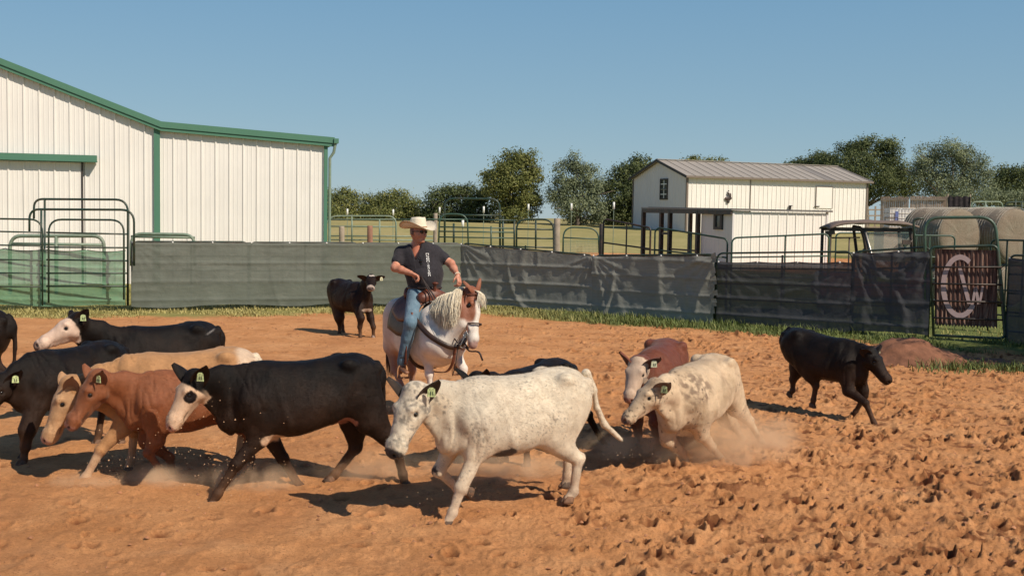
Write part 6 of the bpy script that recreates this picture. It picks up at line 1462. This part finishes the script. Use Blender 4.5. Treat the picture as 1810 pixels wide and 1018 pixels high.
    mb=MB(); a=sz(1593,384); mb.tube([(a[0]-.02,1.7,zt-.1),(a[0]-.02,1.7,a[1]),(a[0]+.3,1.7,a[1]),(a[0]+.3,1.7,zt-.1)],.014,5); mb.build('rear_rack',M_dk,root,True)
utv()
# ---------------- dirt mound and grass ----------------
def mound():
    c=onground(1632,640); V=[];F=[];n=70
    for i in range(n):
        for j in range(n):
            x=(i/(n-1)-.5)*3.0; y=(j/(n-1)-.5)*2.8; r_=math.hypot(x/1.15+.15*math.sin(y*3),y/.8)
            V.append([x,y,r_])
    V=np.array(V); x,y,r_=V[:,0],V[:,1],V[:,2]; z=.42*np.exp(-(np.hypot((x+.35)/.62,y/.6))**2.4)+.18*np.exp(-(np.hypot((x-.75)/.9,(y+.2)/.5))**2)+.10*np.exp(-(np.hypot((x+1.2)/.6,(y+.1)/.4))**2)
    z+= (fbm(x+40,y+3,None,3,4,.6)-.5)*.16*sstep(.02,.15,z)+(fbm(x+4,y,None,11,3,.6)-.5)*.06*sstep(.02,.1,z); z-=.05+.08*sstep(1.4,2.1,np.hypot(x/1,y/.65)); V[:,2]=z
    F=[(i*n+j,(i+1)*n+j,(i+1)*n+j+1,i*n+j+1) for i in range(n-1) for j in range(n-1)]
    m=simple('dark_red_soil',(.20,.085,.045),.95,.35,5,.8,40); o=mesh_obj('dirt_mound',V,F,m,None,True,kind='structure'); o.location=(c.x,c.y,0)
mound()
def grass():
    r=np.random.default_rng(3); N=60000; x=r.uniform(-13,13,N); fy=np.interp(x,FL[:,0],FL[:,1]); off=r.random(N)**.8*3.1-.6; y=fy-off
    n1=fbm(x,y,None,.9,3); green=sstep(-2,3.5,x); keep=(np.abs(x)<.56*y)&(n1+.25*r.random(N)>.44+.10*(1-green)+.22*sstep(1.2,2.4,off)*1.0); keep&=~((x>8.6)&(x<11.2)&(off<2.4)&(n1<.62))
    x=x[keep];y=y[keep];off=off[keep];green=green[keep]; 
    # sparse short pasture grass seen under and over the screens
    M2=20000; x2=r.uniform(-16,20,M2); y2=np.interp(x2,FL[:,0],FL[:,1])+r.random(M2)**1.5*12; k2=np.abs(x2)<.5*y2; x=np.concatenate([x,x2[k2]]); y=np.concatenate([y,y2[k2]]); green=np.concatenate([green,np.full(k2.sum(),.35)]); off=np.concatenate([off,np.full(k2.sum(),-1.)])
    gc=onground(1795,655); M3=2600; x3=gc.x+r.normal(0,.75,M3); y3=gc.y+r.normal(0,.28,M3); x=np.concatenate([x,x3]); y=np.concatenate([y,y3]); green=np.concatenate([green,np.full(M3,1.)]); off=np.concatenate([off,np.full(M3,1.)])
    N=len(x); h=(.04+.11*r.random(N)**2)*(.55+.45*green)*(1+.5*(fbm(x,y,None,2.,2)>.55)); th=r.uniform(0,6.28,N); w=.006+.006*r.random(N); ln=h*r.uniform(.2,.9,N); dx=np.cos(th);dy=np.sin(th); z0=Zt(x,y)-.01
    B0=np.stack([x-dy*w,y+dx*w,z0],-1); B1=np.stack([x+dy*w,y-dx*w,z0],-1); Mi=np.stack([x+dx*ln*.35-dy*w*.8,y+dy*ln*.35+dx*w*.8,z0+h*.6],-1); Mj=np.stack([x+dx*ln*.35+dy*w*.8,y+dy*ln*.35-dx*w*.8,z0+h*.6],-1); Tp=np.stack([x+dx*ln,y+dy*ln,z0+h],-1); Tq=Tp+np.stack([dy*.002,-dx*.002,0*h],-1)
    V=np.stack([B0,B1,Mi,Mj,Tp,Tq],1).reshape(-1,3); i=np.arange(N)[:,None]*6; F=np.concatenate([i+np.array([[0,1,3,2]]),i+np.array([[2,3,5,4]])])
    g=np.clip(green+r.normal(0,.18,N),0,1)[:,None]; b=.7+.6*r.random((N,1)); c=(np.array([[.40,.34,.13]])*(1-g)+np.array([[.12,.155,.045]])*g)*b; col=np.repeat(c,6,0)
    m,n,p=newmat('grass_blades'); a=n.nodes.new('ShaderNodeAttribute'); a.attribute_name='Col'; link(n,a.outputs['Color'],p.inputs['Base Color']); p.inputs['Roughness'].default_value=.6; p.inputs['Specular IOR Level'].default_value=.2
    mesh_obj('grass',V,F,m,kind='stuff',col=col)
grass()
print('props',time.time()-T0)
# ---------------- dust kicked up by the hooves ----------------
def dust_mat():
    m=bpy.data.materials.new('dust'); m.use_nodes=True; n=m.node_tree; n.nodes.remove(n.nodes['Principled BSDF']); pv=n.nodes.new('ShaderNodeVolumePrincipled'); link(n,pv.outputs[0],n.nodes['Material Output'].inputs['Volume'])
    pv.inputs['Color'].default_value=(1,.72,.47,1); pv.inputs['Anisotropy'].default_value=-.3
    tc=n.nodes.new('ShaderNodeTexCoord'); ln=n.nodes.new('ShaderNodeVectorMath'); ln.operation='LENGTH'; link(n,tc.outputs['Object'],ln.inputs[0])
    a=n.nodes.new('ShaderNodeMapRange'); a.inputs['From Min'].default_value=1; a.inputs['From Max'].default_value=.1; a.interpolation_type='SMOOTHSTEP'; link(n,ln.outputs['Value'],a.inputs['Value'])
    f=noise(n,3.2,4,.6,geo_pos(n),.5); b=n.nodes.new('ShaderNodeMapRange'); b.inputs['From Min'].default_value=.40; b.inputs['From Max'].default_value=.70; link(n,f,b.inputs['Value'])
    mu=n.nodes.new('ShaderNodeMath'); mu.operation='MULTIPLY'; link(n,a.outputs[0],mu.inputs[0]); link(n,b.outputs[0],mu.inputs[1])
    m2=n.nodes.new('ShaderNodeMath'); m2.operation='MULTIPLY'; link(n,mu.outputs[0],m2.inputs[0]); m2.inputs[1].default_value=6.5; link(n,m2.outputs[0],pv.inputs['Density'])
    m.cycles.volume_step_rate=1.0 if hasattr(m,'cycles') and hasattr(m.cycles,'volume_step_rate') else 1.0; return m
M_dust=dust_mat()
for px,py,rx,ry,rz in ((1265,822,.95,.6,.42),(1120,812,.75,.5,.22),(1350,795,.6,.4,.28),(880,845,.9,.5,.20),(660,850,.65,.35,.22),(440,868,.6,.35,.18),(290,860,.5,.3,.14),(150,865,.4,.25,.12)):
    g=onground(px,py); v,f=ico(1,12,20); o=mesh_obj('dust_cloud',v,f,M_dust,kind='stuff'); o.location=(g.x,g.y,rz*.55); o.scale=(rx,ry,rz)
def spray():
    r=random.Random(4); V=[];F=[]
    for px,py,dx,dz,n in ((410,830,.45,.5,200),(330,770,.3,.35,60),(1150,785,.3,.25,110),(1090,800,.4,.15,60),(205,820,.3,.3,50),(705,700,.3,.2,30),(800,870,.4,.15,60)):
        g=onground(px,895 if px<500 else (py+40))
        for i in range(n):
            w=at(px,py,g.y); c=w+Vector((r.gauss(0,dx*.5),r.gauss(0,.25),r.gauss(0,dz*.45))); 
            if c.z<.02: continue
            s_=r.uniform(.002,.0055)*(1.6 if r.random()<.08 else 1); b=len(V); V+=[c+Vector(q)*s_ for q in((1,0,-.5),(-.6,.9,-.4),(-.5,-.8,-.5),(.1,.1,1))]; F+=[(b,b+2,b+1),(b,b+1,b+3),(b+1,b+2,b+3),(b+2,b,b+3)]
    mesh_obj('flying_sand',V,F,simple('flying_sand',(.50,.30,.17),.9,bumps=0),kind='stuff')
spray()
def clods():
    r=np.random.default_rng(8); N=12000; y=6+r.random(N)**1.2*20; x=r.uniform(-9,12,N); k=(np.abs(x)<.55*y)&(fence_d(x,y)>2)&(r.random(N)<.25+.75*sstep(-2,2.5,x)); x=x[k];y=y[k];N=len(x)
    base=np.array([(1,0,0),(.4,.9,.1),(-.7,.6,0),(-.8,-.5,.05),(.3,-.9,0),(.3,.2,.75),(-.35,-.1,.6)]); T_=[(0,1,5),(1,2,5),(2,6,5),(2,3,6),(3,4,6),(4,5,6),(4,0,5)]
    s_=(.006+.022*r.random(N)**3); th=r.uniform(0,6.28,N); J=r.normal(0,.16,(N,7,3)); B_=(base[None]+J)*s_[:,None,None]; c,s2=np.cos(th)[:,None],np.sin(th)[:,None]
    V=np.stack([B_[:,:,0]*c-B_[:,:,1]*s2+x[:,None],B_[:,:,0]*s2+B_[:,:,1]*c+y[:,None],B_[:,:,2]],-1)
    # rest each clod on the sand surface
    me=bpy.data.objects['arena_sand'].data; co=np.empty(len(me.vertices)*3,dtype=np.float32); me.vertices.foreach_get('co',co); co=co.reshape(760,1000,3)
    i=np.clip(np.searchsorted(co[:,0,1],y),0,759); j=np.clip(np.searchsorted(SXA,x/y),0,999); V[:,:,2]+=(co[i,j,2]+s_*.15)[:,None]
    F=(np.arange(N)[:,None,None]*7+np.array(T_)[None]).reshape(-1,3)
    mesh_obj('sand_clods',V.reshape(-1,3),F,simple('clod_soil',(.40,.18,.085),.95,.4,3,.5,60),kind='stuff')
clods()
print('end',time.time()-T0)
